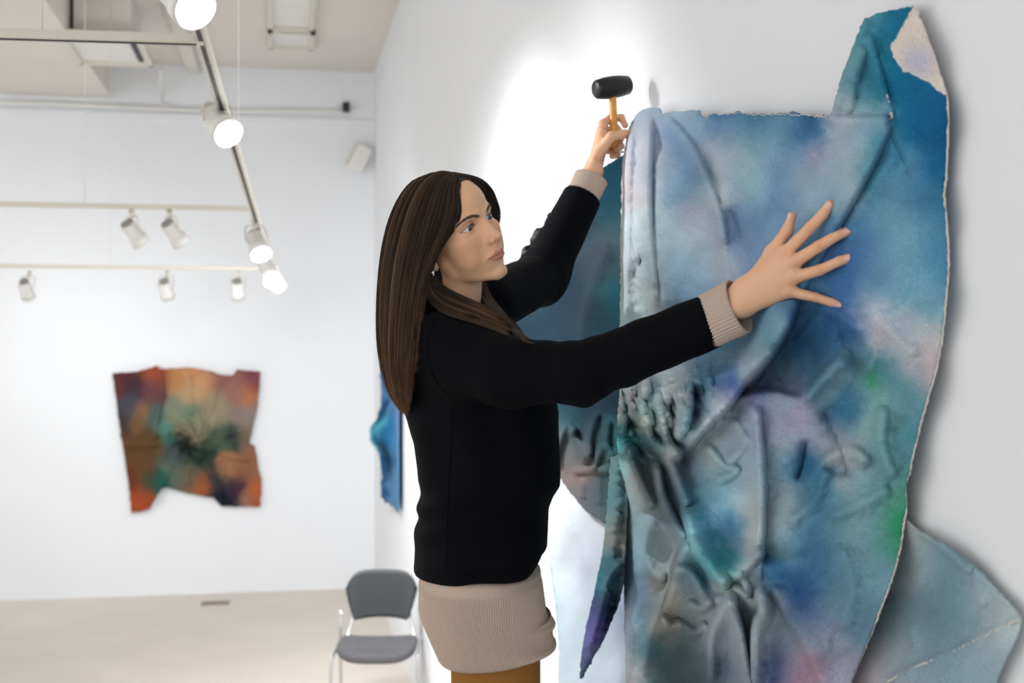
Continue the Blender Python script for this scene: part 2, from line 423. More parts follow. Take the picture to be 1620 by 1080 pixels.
# ------------------------------------------------------------------ painted canvases
def canvas_mat(name, rough=.85, sp=.08, gloss=0):
    m = mat(name, rough=rough, spec=sp, attr='col', mottle=.17, mscale=420, bump=.32, bscale=420)
    return m
m_canvas = canvas_mat('painted canvas')
m_edge = mat('raw canvas edge', (200, 196, 188), .9, bump=.6, bscale=300)
ALB = 1.0
def wall_pt(px, py, h):
    """a point h metres in front of the right wall, on the line of sight through (px, py)"""
    d = (X0 - h) / (SA + CA * (px - 810) / F)
    return P(px, py, d)
def warp(x, y, a, s, seed): return x + a * (fbm(x/s, y/s, seed) - .5) * 2, y + a * (fbm(x/s, y/s, seed + 50) - .5) * 2
def paint(x, y, pts, a=9, s=22, seed=3, p=3.0, sat=.9, spread=1.0):
    u, v = warp(x, y, a * 1.3, s * 1.6, seed); u, v = warp(u, v, a * .6, s * .35, seed + 9)
    c = dye(u, v, pts, spread); g = c @ np.array([.3, .55, .15]); c = g[:, None] + (c - g[:, None]) * sat
    c = c * (1 + .13 * (fbm(x / 26 + y / 60, y / 44, seed + 70, 4) - .5))[:, None]
    c = lin(np.clip(c, 0, 255))
    return np.clip(c * ALB, 0, .9)

COLS = [
(1030,185,150,170,190),(1045,180,140,160,180),(1085,185,165,195,210),(1100,200,160,190,210),(1130,186,50,105,160),(1060,210,125,150,190),(1075,225,105,145,185),
(1100,250,95,135,175),(1115,270,90,130,170),(1085,300,110,155,190),(1050,270,140,170,200),(1010,240,190,200,215),(1000,280,215,205,210),(1000,310,205,190,195),
(1015,290,205,215,230),(1032,230,200,195,200),(1030,290,205,215,225),(1005,350,200,220,225),(1010,400,205,220,225),(1037,370,150,175,185),(1070,310,135,170,195),
(1090,330,190,190,215),(1092,342,170,160,200),(1070,360,165,195,215),(1100,370,180,200,215),(1125,240,200,205,215),(1135,270,185,190,200),(1130,320,150,180,190),
(1145,320,205,205,210),(1150,390,190,195,205),(1165,350,110,145,185),(1180,380,100,140,185),(1170,240,165,195,205),(1190,300,140,180,200),(1145,215,120,150,190),
(1185,200,90,145,180),(1195,178,40,100,145),(1230,215,130,175,195),(1260,205,60,115,160),(1290,195,30,90,145),(1290,220,40,100,150),(1245,260,115,155,195),
(1200,290,150,190,205),(1240,300,90,135,185),(1290,238,170,175,200),(1295,252,165,150,190),(1320,230,160,180,200),(1340,210,165,185,205),(1370,200,120,160,190),
(1330,280,150,175,195),(1300,280,145,175,190),(1310,310,120,160,190),(1340,320,170,185,200),(1268,300,165,190,205),(1395,205,70,140,165),(1370,260,140,175,185),
(1350,310,160,185,195),(1420,190,30,115,155),(1408,250,40,125,165),(1450,170,20,105,155),(1480,180,15,90,145),(1490,250,15,90,140),(1430,260,90,150,180),
(1410,290,95,150,180),(1450,300,80,140,175),(1480,320,40,110,155),(1385,285,50,130,165),(1350,345,80,140,180),(1420,370,110,170,190),(1460,370,105,160,185),
(1380,370,90,150,185),(1355,400,60,105,170),(1490,400,60,130,170),(1240,345,120,155,190),(1200,360,115,155,195),(1180,400,140,165,205),(1230,330,100,145,185),
(1380,35,110,170,190),(1400,40,20,105,140),(1420,40,20,105,140),(1400,100,15,110,145),(1370,60,60,140,160),(1350,130,70,140,160),(1355,100,150,175,185),
(1340,160,150,175,185),(1330,175,190,195,200),(1380,120,40,120,150),(1390,150,30,120,145),(1370,172,160,185,195),(1440,140,15,105,150),(1405,182,195,205,215),(1390,180,170,190,195),
(985,460,170,185,180),(1000,440,190,215,225),(1000,500,150,190,205),(1010,480,190,215,220),(1030,480,200,200,195),(1045,430,130,160,170),(1030,430,150,172,178),
(1090,430,150,190,215),(1110,470,130,170,205),(1085,500,110,150,190),(1125,430,165,190,205),(1150,440,190,195,205),(1180,430,110,150,195),
(1160,530,50,110,160),(1180,490,110,150,185),(1200,540,120,165,180),(1220,520,100,150,175),(1110,590,100,140,175),(1150,570,130,170,190),(1120,600,70,125,165),
(1140,610,60,105,155),(1110,640,110,150,185),(1155,595,40,90,150),(1180,580,150,165,190),(1200,570,180,195,205),(1235,520,170,195,205),(1164,600,50,85,170),
(1150,620,145,130,185),(1140,640,170,185,195),(1120,660,165,175,180),(1185,600,150,150,160),(1210,600,100,130,165),(1215,615,120,105,175),(1230,580,75,120,140),
(1245,540,50,110,155),(1060,600,165,180,190),(1040,610,190,200,205),(1010,620,195,205,210),(1000,650,175,180,180),(1060,650,170,178,182),(1080,640,160,168,170),
(1040,670,170,185,185),(1090,655,100,155,165),(1025,650,60,150,150),(1022,662,190,190,170),
(980,690,40,150,155),(995,690,30,140,150),(990,670,120,140,138),(995,720,95,125,130),(1000,740,130,175,175),(1015,760,160,150,148),(985,740,100,160,165),
(1000,800,110,135,140),(1005,840,90,125,140),(1030,710,60,105,115),(1050,720,170,175,170),(1065,730,160,158,155),(1080,740,120,130,145),(1050,760,120,135,140),
(1075,790,100,120,130),(1100,790,60,115,138),(1060,800,70,95,110),(1035,790,120,130,135),(1030,830,140,160,165),
(1130,770,110,150,165),(1150,790,120,170,195),(1165,835,20,105,150),(1140,720,165,180,180),(1160,670,150,170,175),(1185,690,135,155,180),(1180,740,150,170,195),
(1190,800,190,195,190),(1200,840,190,190,185),(1160,740,110,155,155),(1230,640,120,170,175),(1220,660,165,155,195),(1250,670,172,158,195),(1270,680,150,150,185),
(1250,700,150,180,190),(1230,750,140,175,185),(1275,725,25,90,145),(1270,742,30,100,150),(1300,680,150,155,175),(1310,700,165,175,185),(1335,715,180,180,185),
(1300,750,60,120,150),(1290,770,70,125,155),(1250,800,160,180,190),(1225,830,160,180,185),(1260,622,170,160,200),(1300,620,110,150,165),(1340,640,40,105,145),
(1315,600,140,165,175),(1290,600,40,105,150),(1270,590,100,150,170),(1240,600,85,120,140),
(1000,900,70,110,140),(1005,930,60,85,115),(1000,960,160,175,200),(992,1000,180,195,215),(990,1050,195,210,230),(1020,870,120,165,165),(1030,900,150,155,150),
(1050,870,120,130,140),(1035,950,110,110,120),(1010,1000,110,140,155),(1000,1060,170,160,160),(1025,965,20,75,90),(1022,1020,40,85,95),(1055,940,165,165,155),
(1075,880,140,150,155),(1048,980,195,170,150),(1090,950,140,145,145),(1100,920,80,115,130),(1060,1000,105,110,112),(1080,1020,75,95,100),(1050,1050,55,90,98),
(1100,1060,65,85,90),(1095,850,130,195,205),(1110,870,130,200,208),(1130,880,60,140,150),(1122,850,40,105,130),(1160,850,120,150,170),(1185,860,150,155,165),
(1145,900,40,150,165),(1140,920,155,160,160),(1150,925,180,178,160),(1175,920,170,195,195),(1190,930,170,180,180),(1150,970,140,150,160),(1170,980,110,130,145),
(1140,1000,150,155,165),(1145,1040,110,125,145),(1180,1020,155,160,165),(1210,1000,140,160,165),(1215,960,160,170,175),(1228,915,30,95,145),(1230,1040,60,80,140),
(1210,800,120,150,160),(1230,850,140,180,190),(1250,870,120,165,180),(1290,800,50,110,150),(1295,860,40,100,145),(1300,900,45,100,145),(1240,910,35,90,140),
(1265,955,15,50,112),(1320,830,110,155,170),(1340,870,105,145,165),(1330,920,100,140,160),(1370,830,120,160,165),(1422,830,15,140,75),(1424,805,50,150,110),
(1415,862,40,145,100),(1390,900,105,150,165),(1350,980,90,130,155),(1290,990,110,130,155),(1310,1030,145,150,170),(1330,1060,155,155,175),(1240,970,150,165,170),
(1255,1000,90,130,140),(1265,1020,165,150,165),(1275,1050,170,120,142),(1245,1050,120,125,155),(1385,600,35,150,75),(1375,597,60,150,100),(1400,575,60,120,140),
(1440,600,75,140,160),(1390,670,140,180,175),(1420,650,100,150,165),(1410,720,100,150,160),(1440,700,60,130,150),(1330,660,50,110,150),(1350,590,110,150,165),
(1400,530,200,182,192),(1385,508,200,190,200),(1458,580,195,168,174),(1440,550,185,195,200),(1420,510,150,175,195),(1370,484,195,210,222),(1340,500,45,92,168),
(1345,460,50,110,170),(1330,540,60,110,160),(1350,560,100,150,170),(1450,450,110,165,190),(1400,430,100,155,185),(1300,560,60,110,155),(1300,525,60,120,165),
(1430,780,70,145,120),(1390,760,110,155,165),(1402,842,95,148,150),(1404,800,105,155,160),(1398,870,100,150,160),(1365,605,90,145,155),(1408,598,65,125,140),(1388,622,100,155,150),(1270,430,100,150,185),(1290,480,70,120,165)]
HB = [(1030,175,.035),(1200,182,.03),(1410,190,.035),(1450,10,.02),(1330,150,.03),(1500,150,.016),(1500,280,.014),(1500,400,.013),(1490,540,.015),(1455,680,.018),(1430,800,.020),(1350,1080,.026),(1460,300,.022),(1440,500,.024),
(985,300,.06),(985,450,.09),(985,650,.14),(1050,450,.12),(1100,600,.14),(1172,470,.106),(1210,430,.083),(1250,430,.0625),(1300,400,.038),(1350,370,.018),(1350,420,.018),(1337,486,.024),
(1300,560,.06),(1400,500,.028),(1200,700,.10),(1300,750,.06),(1100,800,.12),(1000,900,.08),(1150,950,.1),(1250,1000,.08),(990,1080,.06),(1200,1100,.08),(1100,300,.08),(1250,280,.045)]
STROKES = [
([(1412,184),(1382,250),(1345,320),(1300,400),(1262,470),(1240,520),(1205,580),(1178,618)],45,3,.020),
([(1047,180),(1075,205),(1105,250),(1125,300),(1140,345),(1150,400)],30,4,.014),
([(1030,174),(1027,240),(1025,320),(1028,380),(1034,440),(1040,500)],14,9,.028),
([(1000,190),(993,300),(993,420),(990,520)],4,16,.030),
([(1047,230),(1046,300),(1045,360),(1050,440),(1056,500)],9,40,.015),
([(1145,290),(1143,360),(1150,420),(1160,480)],14,9,.007),
([(1155,320),(1180,400),(1200,450)],12,25,-.009),
([(1258,470),(1245,510),(1215,560),(1180,600),(1150,640),(1110,680),(1078,722)],30,4,.034),
([(1232,545),(1180,580),(1120,600),(1085,605)],8,9,.014),
([(1165,638),(1190,625),(1230,624),(1270,632),(1292,613),(1320,580),(1345,560)],36,5,.022),
([(1195,630),(1200,680),(1205,740),(1206,800),(1203,870),(1206,930)],26,3,.013),
([(1268,634),(1295,606),(1325,575),(1345,552)],11,7,.015),
([(1440,430),(1420,480),(1370,484)],12,10,.006),
([(1330,380),(1380,300),(1420,240)],10,14,.006),
([(1400,640),(1395,700),(1415,760)],12,9,.008),
([(1245,830),(1290,790),(1310,740)],14,10,.009),
([(1360,480),(1400,518),(1455,565)],18,16,.010),
([(1290,478),(1330,500),(1372,530),(1385,560),(1368,592)],14,10,.008),
([(1330,520),(1335,560),(1300,600)],8,10,-.006),
([(1278,690),(1272,730),(1262,765)],9,11,-.009),
([(1265,790),(1300,735),(1345,712),(1378,738)],12,9,.009),
([(1082,795),(1092,838),(1108,872),(1130,908),(1156,932)],5,28,.032),
([(1055,715),(1072,758),(1090,805)],6,9,.022),
([(1038,725),(1048,780),(1070,828),(1088,855)],8,5,.022),
([(1098,845),(1076,880),(1060,930),(1045,972),(1030,1012),(1020,1075)],4,34,.034),
([(1036,815),(1022,865),(1030,900),(1058,922)],12,20,.022),
([(1162,930),(1140,970),(1124,1012),(1122,1100)],5,18,.024),
([(1152,936),(1170,990),(1180,1040),(1190,1110)],14,4,.024),
([(1204,925),(1206,965),(1194,1000),(1193,1110)],5,20,.024),
([(1208,880),(1222,925),(1250,975),(1285,1045),(1325,1130)],3,55,.016),
([(1208,868),(1184,897),(1158,916)],10,4,.014),
([(1160,922),(1190,952),(1206,936)],9,4,.014),
([(1168,905),(1178,920),(1186,946)],6,6,.010),
([(1010,630),(1030,690),(1058,716),(1082,722)],8,12,.026),
([(1042,612),(1046,660),(1060,702),(1075,720)],7,7,.022),
([(1072,606),(1082,650),(1084,684)],7,6,.020),
([(1094,600),(1090,650),(1072,700)],9,5,.020),
([(975,660),(990,700),(1000,735),(1022,785),(1034,806)],8,10,.030),
([(1060,900),(1090,905),(1110,935),(1125,960)],9,9,.012),
([(1085,950),(1110,962),(1130,950),(1150,945)],7,7,.012),
([(1075,985),(1100,1000),(1120,985)],9,7,.010),
([(1045,975),(1060,990),(1080,985)],6,6,.012),
([(1400,196),(1450,300),(1458,410)],4,4,-.003),
([(1374,52),(1386,100),(1400,150),(1412,186)],12,3,.009),
([(1372,30),(1346,105),(1322,180)],6,14,.016),
([(1368,70),(1352,130),(1342,182)],8,8,.010),
([(1310,188),(1360,190),(1408,188)],20,3,.016),
([(1300,640),(1330,700),(1345,760)],16,12,-.008),
([(1310,820),(1360,800),(1410,770)],14,14,.006),
([(1330,860),(1350,930),(1330,1000)],22,16,.006),
([(1160,660),(1180,700),(1150,735)],10,8,.010),
([(1115,700),(1145,735),(1165,745),(1130,765)],6,6,.010)]
for k, xx in enumerate((1150, 1166, 1190, 1212, 1232, 1250, 1275, 1296)):
    STROKES.append(([(xx, 176), (xx + 6, 198), (xx + 12, 222 + 10 * (k % 3))], 6, 4, .0016 + .0012 * ((k * 7) % 3)))
STROKES += [([(978,640),(990,655),(985,675),(975,690)],6,6,.016),([(1000,640),(1010,655),(1004,668)],6,5,.014),([(975,712),(990,716),(1008,708)],6,6,.014),([(1005,600),(1000,625),(985,640)],6,6,.016),
([(1025,612),(1018,640),(1030,672)],7,5,.016),([(1056,625),(1054,650),(1062,680)],5,5,.012)]
def ridged(x, y, seed):
    u, v = x + .9 * fbm(x * .7, y * .7, seed + 20, 3), y + .9 * fbm(x * .7, y * .7, seed + 40, 3)
    return 1 - np.abs(2 * fbm(u, v, seed, 2) - 1) * 1.8 + .35 * (1 - np.abs(2 * vnoise(u * 2.3, v * 2.3, seed + 5) - 1))
def relax(h, Q, it=2, lam=.5):
    n = len(h)
    for _ in range(it):
        s_ = np.zeros(n); c_ = np.zeros(n)
        for i in range(4):
            a_, b_ = Q[:, i], Q[:, (i + 1) % 4]
            s_ += np.bincount(a_, h[b_], n) + np.bincount(b_, h[a_], n); c_ += np.bincount(a_, minlength=n) + np.bincount(b_, minlength=n)
        h = h * (1 - lam) + lam * s_ / np.maximum(c_, 1)
    return h

ART = empty('canvas_hanging', (X0 - .02, 2.2, HC), 'large crumpled blue dyed canvas hanging pinned to the right wall', 'canvas')
MAIN = [(986,262),(990,235),(996,205),(1005,187),(1017,173),(1030,170),(1044,171),(1048,181),(1058,178),(1080,176),(1108,174),(1111,184),(1118,190),(1124,182),(1133,180),(1139,184),
(1150,180),(1175,178),(1200,181),(1240,180),(1262,178),(1280,182),(1300,184),(1316,185),(1322,165),(1335,120),(1350,80),(1368,33),(1385,24),(1405,18),(1430,14),(1450,9),(1460,35),(1475,75),
(1490,120),(1499,150),(1500,200),(1497,280),(1494,310),(1499,370),(1501,420),(1496,480),(1490,540),(1480,590),(1465,640),(1452,690),(1445,720),(1440,745),(1432,770),(1434,800),(1430,830),
(1424,870),(1410,920),(1395,960),(1375,1010),(1360,1045),(1345,1085),(1328,1135),(1000,1135),(992,1080),(988,900),(984,760),(978,700),(980,640),(983,500),(984,350)]
pol = fray(MAIN, .7, 4)
x, y, Q = clip_sheet(pol, 1.9)
h = shepard(x, y, HB, 2.6, 30)[:, 0]
hand_zone = np.exp(-(((x - 1265) / 90)**2 + ((y - 420) / 75)**2)**2)
rel = np.zeros(len(x))
for s in STROKES: rel += stroke(x, y, s[0], s[1], s[2], s[3] * (1.75 if max(q[1] for q in s[0]) > 640 else 1.15))
rel = relax(rel, Q, 3)
rel += .010 * (fbm(x/60, y/60, 11, 3) - .5) + .005 * (fbm(x/17, y/17, 21, 3) - .5)
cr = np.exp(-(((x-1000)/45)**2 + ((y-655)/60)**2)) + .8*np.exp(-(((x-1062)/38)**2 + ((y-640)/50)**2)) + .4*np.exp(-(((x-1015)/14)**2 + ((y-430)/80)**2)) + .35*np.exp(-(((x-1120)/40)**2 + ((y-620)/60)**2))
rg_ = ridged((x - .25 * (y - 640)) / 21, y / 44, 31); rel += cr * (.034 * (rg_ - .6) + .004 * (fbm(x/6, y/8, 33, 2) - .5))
rel = np.where(rel > 0, rel, rel) * (1 - .6 * hand_zone)
h = h + rel
c = paint(x, y, COLS)
c = c * (1 + .42 * np.clip((y - 560) / 80, 0, 1) * np.clip((1130 - y) / 150, 0, 1) * np.clip((1230 - x) / 90, 0, 1))[:, None]  # lower-left colours brightened to make up for the shade in that area
patch = [(1450,6),(1436,34),(1424,55),(1411,72),(1416,90),(1432,113),(1450,120),(1470,130),(1485,143),(1502,153),(1502,110),(1465,20)]
u, v = warp(x, y, 2.5, 7, 77); ip = in_poly(u, v, patch); lil = np.clip(1 - np.hypot(u - 1455, v - 98) / 40, 0, 1)[:, None]
c[ip] = (lin((214, 204, 196)) * (1 - lil) + lin((178, 178, 200)) * lil)[ip]
# paint speckles and white scuffs
sp = (vnoise(x/3.1, y/3.1, 91) > .985); c[sp] = c[sp] * .6
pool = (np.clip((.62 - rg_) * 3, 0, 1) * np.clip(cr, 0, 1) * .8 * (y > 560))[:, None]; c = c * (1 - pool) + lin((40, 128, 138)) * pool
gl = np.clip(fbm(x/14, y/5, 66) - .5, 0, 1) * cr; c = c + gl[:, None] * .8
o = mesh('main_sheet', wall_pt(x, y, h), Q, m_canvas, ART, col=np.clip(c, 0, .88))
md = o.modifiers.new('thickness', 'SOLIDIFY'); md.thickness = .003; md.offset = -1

def sheet(name, poly, step, hfn, cols, amp=.6, seg=4, m=m_canvas, a=9, s=22, seed=3, parent=None, label=None, thick=.003, alb=1.0, sat=.9):
    x, y, Q = clip_sheet(fray(poly, amp, seg), step)
    o = mesh(name, wall_pt(x, y, relax(hfn(x, y), Q, 2)), Q, m, parent or ART, col=paint(x, y, cols, a, s, seed, 3.6, sat) * alb)
    md = o.modifiers.new('thickness', 'SOLIDIFY'); md.thickness = thick; md.offset = -1
    if label: o['label'] = label
    return o
# dark flap behind, left
LF = [(1002,240),(985,246),(960,262),(930,285),(905,305),(886,322),(862,348),(838,378),(818,412),(806,450),(812,520),(830,580),(862,640),(874,690),(879,745),(900,775),(925,805),(955,826),(975,838),(1000,842),(1004,600),(1004,400)]
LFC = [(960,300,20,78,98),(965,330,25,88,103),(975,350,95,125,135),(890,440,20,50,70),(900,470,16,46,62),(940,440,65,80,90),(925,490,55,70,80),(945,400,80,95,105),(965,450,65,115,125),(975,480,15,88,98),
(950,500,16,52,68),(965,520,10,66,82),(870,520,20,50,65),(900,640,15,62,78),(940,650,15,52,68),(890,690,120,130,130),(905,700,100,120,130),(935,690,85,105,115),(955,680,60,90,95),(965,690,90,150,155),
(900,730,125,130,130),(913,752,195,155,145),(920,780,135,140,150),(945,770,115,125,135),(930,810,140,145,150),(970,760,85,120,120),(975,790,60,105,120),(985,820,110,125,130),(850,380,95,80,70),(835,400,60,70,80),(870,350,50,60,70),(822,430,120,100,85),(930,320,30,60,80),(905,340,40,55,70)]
def lf_h(x, y):
    h = .03 + .05 * np.exp(-((y - 660) / 120)**2) * np.clip((x - 860) / 120, 0, 1)
    for s in [([(965,380),(945,430),(925,500),(915,560)],4,22,.02),([(878,745),(886,700),(900,672),(912,690)],6,5,.026),([(903,676),(918,705),(930,735)],5,8,.026),
              ([(948,650),(935,690),(933,730)],7,8,.024),([(965,660),(962,700),(972,730)],8,6,.02),([(958,700),(945,730),(938,745)],4,5,.02),([(905,747),(940,745),(970,745)],4,8,.014),
              ([(922,755),(924,790)],4,4,.008),([(950,750),(950,800)],3,3,.006),([(940,300),(925,330),(912,350)],8,8,.014)]:
        h = h + stroke(x, y, *s)
    edge = nearest_on(x, y, [(905,305),(886,322),(862,348),(838,378),(818,412),(806,450)], False)[2]
    h = h + .05 * np.exp(-(edge / 14)**2) * (.3 + fbm(x/9, y/9, 5, 2))     # ruffled selvage
    return h + .008 * (fbm(x/30, y/30, 8, 3) - .5)
LFr = []
for i, p in enumerate(LF):
    LFr.append(p)
    if 3 <= i < 9:
        q = LF[i + 1]; n = 6
        for j in range(1, n):
            k = 3.6 * math.sin((i * n + j) * 1.15) + 1.2 * math.sin((i * n + j) * 2.3); LFr.append((p[0] + (q[0]-p[0])*j/n - k*.7, p[1] + (q[1]-p[1])*j/n - k*.7))
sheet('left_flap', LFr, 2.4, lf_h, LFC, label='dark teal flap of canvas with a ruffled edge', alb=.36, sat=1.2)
# pale thin cloth low on the left
PL = [(886,742),(872,780),(868,830),(872,900),(880,960),(886,1030),(882,1135),(1004,1135),(1004,760)]
PLC = [(880,830,228,240,240),(890,790,215,225,228),(920,850,196,200,214),(950,900,205,214,228),(900,950,214,230,238),(960,1050,205,222,238),(885,1000,196,226,236),(930,1000,200,210,228),(900,1060,205,225,235),(975,960,170,185,215),(935,880,190,196,212),(960,840,200,205,215)]
sheet('pale_sheet', PL, 4, lambda x, y: .012 + stroke(x, y, [(900,780),(920,850),(940,930),(945,1040)], 12, 10, .008) + stroke(x, y, [(880,900),(892,1000),(890,1100)], 8, 10, .006) + .004*fbm(x/40, y/40, 4), PLC, label='thin pale blue cloth', alb=.62)
# twisted tail
TL = [(968,722),(990,718),(994,800),(990,880),(986,930),(976,965),(957,1008),(937,1044),(918,1080),(922,1030),(930,985),(942,935),(952,890),(958,850),(962,800)]
TLC = [(978,760,85,122,120),(975,800,70,115,130),(980,840,135,125,110),(970,870,100,115,118),(960,900,10,95,112),(950,920,10,92,105),(965,925,110,125,140),(978,900,40,70,90),(955,960,20,60,75),(940,985,70,60,130),(930,1020,110,90,160),(926,1060,20,60,70)]
sheet('twisted_tail', TL, 2.4, lambda x, y: .10 + .02*np.exp(-((x - np.interp(y, [720,800,900,1000,1080], [978,977,966,943,920])) / 11)**2) + stroke(x, y, [(985,890),(965,915),(955,940)], 4, 4, .016) + stroke(x, y, [(962,930),(950,975),(932,1030)], 3, 6, .018) + .012*(fbm(x/8, y/8, 3, 3)-.5), TLC, label='narrow twisted tail of canvas hanging from the knot')
# lower right flap
RF = [(1432,818),(1448,832),(1480,852),(1510,872),(1540,893),(1560,910),(1585,938),(1617,974),(1613,1000),(1600,1030),(1585,1060),(1560,1135),(1330,1135),(1350,1060),(1395,940)]
RFC = [(1450,860,172,177,177),(1430,900,165,170,175),(1480,880,110,150,165),(1500,920,100,140,155),(1540,900,135,162,172),(1560,940,150,170,175),(1450,960,110,140,150),(1480,1000,95,130,145),(1420,1020,130,150,155),(1500,1045,130,162,178),(1560,1030,140,166,178),(1600,980,180,195,200),(1380,1060,178,168,178),(1440,1060,135,158,172),(1520,960,95,135,150),(1450,900,140,160,170)]
sheet('right_flap', RF, 3, lambda x, y: .014 + stroke(x, y, [(1448,835),(1490,862),(1525,893),(1540,905)], 5, 6, .014) + stroke(x, y, [(1545,893),(1548,930),(1560,960)], 7, 8, .008) + stroke(x, y, [(1405,1078),(1450,1055),(1510,1030),(1570,1000),(1615,978)], 22, 3, .008) + stroke(x, y, [(1445,985),(1448,1010),(1450,1030)], 6, 6, .006) + .006*(fbm(x/50, y/50, 14, 3)-.5), RFC, label='loose lower corner of the canvas with a stitched hem')
# pale cut edge and stitching
def edge_line(name, pts, hh, r, n=120, jit=.6, m=m_edge, lab=None):
    q = catmull(pts, n); q = q + rng.normal(0, jit, q.shape)
    V, Fc = tube(wall_pt(q[:, 0], q[:, 1], hh(q[:, 0], q[:, 1])), r * (.7 + .6 * rng.random(n)), 6)
    o = mesh(name, V, Fc, m, ART)
    if lab: o['label'] = lab
hm = lambda x, y: shepard(x, y, HB, 2.6, 30)[:, 0] + .001
edge_line('cut_edge', [(1499,150),(1500,200),(1497,280),(1494,310),(1499,370),(1501,420),(1496,480),(1490,540),(1480,590),(1465,640),(1452,690),(1445,720),(1440,745),(1432,770),(1434,800),(1430,830),(1424,870),(1410,920),(1395,960),(1375,1010),(1360,1045),(1345,1085),(1335,1120)], hm, .0013, 260, .5, lab='pale frayed right-hand edge of the canvas')
edge_line('cut_edge', [(1374,45),(1380,80),(1392,112),(1402,150),(1412,186)], lambda x, y: hm(x, y) + .008, .0016, 60, .7)
edge_line('cut_edge', [(1412,186),(1395,190),(1360,189),(1316,186),(1280,183),(1240,181),(1200,182),(1175,179),(1150,181)], lambda x, y: hm(x, y) + .006, .0009, 110, 1.0)
edge_line('seam', [(1405,1078),(1450,1055),(1510,1030),(1570,1000),(1612,979)], lambda x, y: .022 + 0 * x, .0016, 90, .7)

# the canvas on the back wall -------------------------------------------------
def on_back(px, py, h): return P(px, py, (YB - h) / (CA - SA * (px - 810) / F))
BA = [(178,590),(215,588),(250,578),(252,584),(300,581),(330,586),(352,593),(368,594),(375,584),(412,588),(408,640),(399,680),(394,702),(403,705),(410,745),(414,760),(412,801),(350,800),(340,788),(300,780),(262,770),(255,772),(236,806),(208,811),(203,760),(194,700),(190,687),(191,684)]
BAC = [(190,600,110,50,55),(215,610,70,45,60),(240,620,120,70,75),(240,590,180,75,40),(205,640,75,80,95),(200,670,75,60,60),(225,650,180,105,60),(240,655,80,110,105),(215,670,140,95,50),(280,600,205,130,70),(300,590,220,140,80),
(325,610,225,150,90),(300,620,200,160,110),(350,600,160,95,85),(375,620,170,110,95),(400,600,150,70,80),(395,625,215,120,60),(390,660,150,130,120),(340,640,160,145,110),(280,650,130,140,110),(300,655,110,140,105),(310,670,150,150,110),
(270,690,50,105,95),(262,680,80,150,135),(290,680,150,135,100),(315,690,165,145,110),(330,700,80,105,75),(290,700,30,40,40),(315,720,45,75,60),(350,690,90,110,85),(370,690,50,70,65),(390,690,130,110,90),(275,720,80,95,95),
(210,710,110,70,35),(225,740,120,75,40),(205,760,120,55,30),(215,800,200,75,30),(235,760,75,85,60),(255,760,20,105,95),(240,700,110,75,40),(270,745,100,120,95),(300,750,120,110,85),(320,765,190,85,45),(345,760,60,70,75),(352,790,30,40,55),
(360,740,190,120,70),(380,750,160,95,60),(370,770,75,45,70),(390,790,170,110,90),(405,780,215,95,35),(400,730,170,105,70),(410,800,200,90,50)]
bx, by, Q = clip_sheet(fray(BA, .4, 4), 1.6)
hb = .03 + .02 * fbm(bx/30, by/30, 3, 3)
dk = np.hypot(bx - 302, (by - 698)); ang = np.arctan2(by - 698, bx - 302)
hb += .10 * np.exp(-(dk / 34)**2) + .05 * np.exp(-(dk / 55)**2) * (.5 + .5 * np.sin(ang * 9 + dk / 6))
for s in [([(250,580),(256,620),(248,660),(245,700)],4,5,.05),([(300,590),(301,630),(303,660)],4,4,.03),([(345,600),(335,640),(325,665)],5,5,.03),([(270,690),(290,676),(306,690),(318,712),(312,730)],5,4,.10),([(285,705),(305,700),(330,690)],5,4,.08),([(330,700),(350,688),(390,680)],4,4,.05),
          ([(330,705),(360,720),(400,728)],4,5,.04),([(260,700),(235,704),(195,704)],3,3,.03),([(275,730),(262,755),(240,800)],5,5,.05),([(320,730),(340,760),(352,798)],4,5,.05),([(296,735),(298,770)],4,4,.03)]:
    hb = hb + stroke(bx, by, *s)
o = mesh('canvas_painting', on_back(bx, by, hb), Q, m_canvas, root=on_back(np.array([300.]), np.array([700.]), 0.02)[0], col=paint(bx, by, BAC, 5, 12, 12, 2.7, .74, .62) * .76)
md = o.modifiers.new('thickness', 'SOLIDIFY'); md.thickness = .006; md.offset = -1
tag(o, 'orange and green knotted canvas hanging on the far white wall', 'canvas')

# far canvas on the right wall, seen edge-on, and another beyond the woman's back
def side_art(name, y0, y1, z0, z1, cols, hk, label, seed):
    n, m_ = 70, 80
    g, k = np.meshgrid(np.linspace(0, 1, n), np.linspace(0, 1, m_), indexing='ij'); g, k = g.ravel(), k.ravel()
    yy = y0 + (y1 - y0) * g + .02 * (fbm(k * 6, g * 0 + 1, seed) - .5); zz = z0 + (z1 - z0) * k + .04 * (fbm(g * 9, k * 0 + 2, seed + 1) - .5)
    hh = .03 + hk * np.exp(-((g - .45) / .22)**2 - ((k - .48) / .12)**2) + hk * .6 * np.exp(-((g - .5) / .12)**2) * (.4 + .6 * fbm(g * 6, k * 9, seed, 3))
    hh += hk * .9 * np.abs(fbm(g * 7, k * 8, seed + 4, 3) - .5) * np.exp(-((g - .5) / .3)**2)
    V = np.stack([X0 - hh, yy, zz], -1)
    o = mesh(name, V, grid_faces(n, m_), m_canvas, root=(X0 - .02, (y0 + y1) / 2, (z0 + z1) / 2), col=paint(g * 100, k * 100, cols, 9, 18, seed, 3, 1.0, .7) * .8)
    md = o.modifiers.new('thickness', 'SOLIDIFY'); md.thickness = .008
    return tag(o, label, 'canvas')
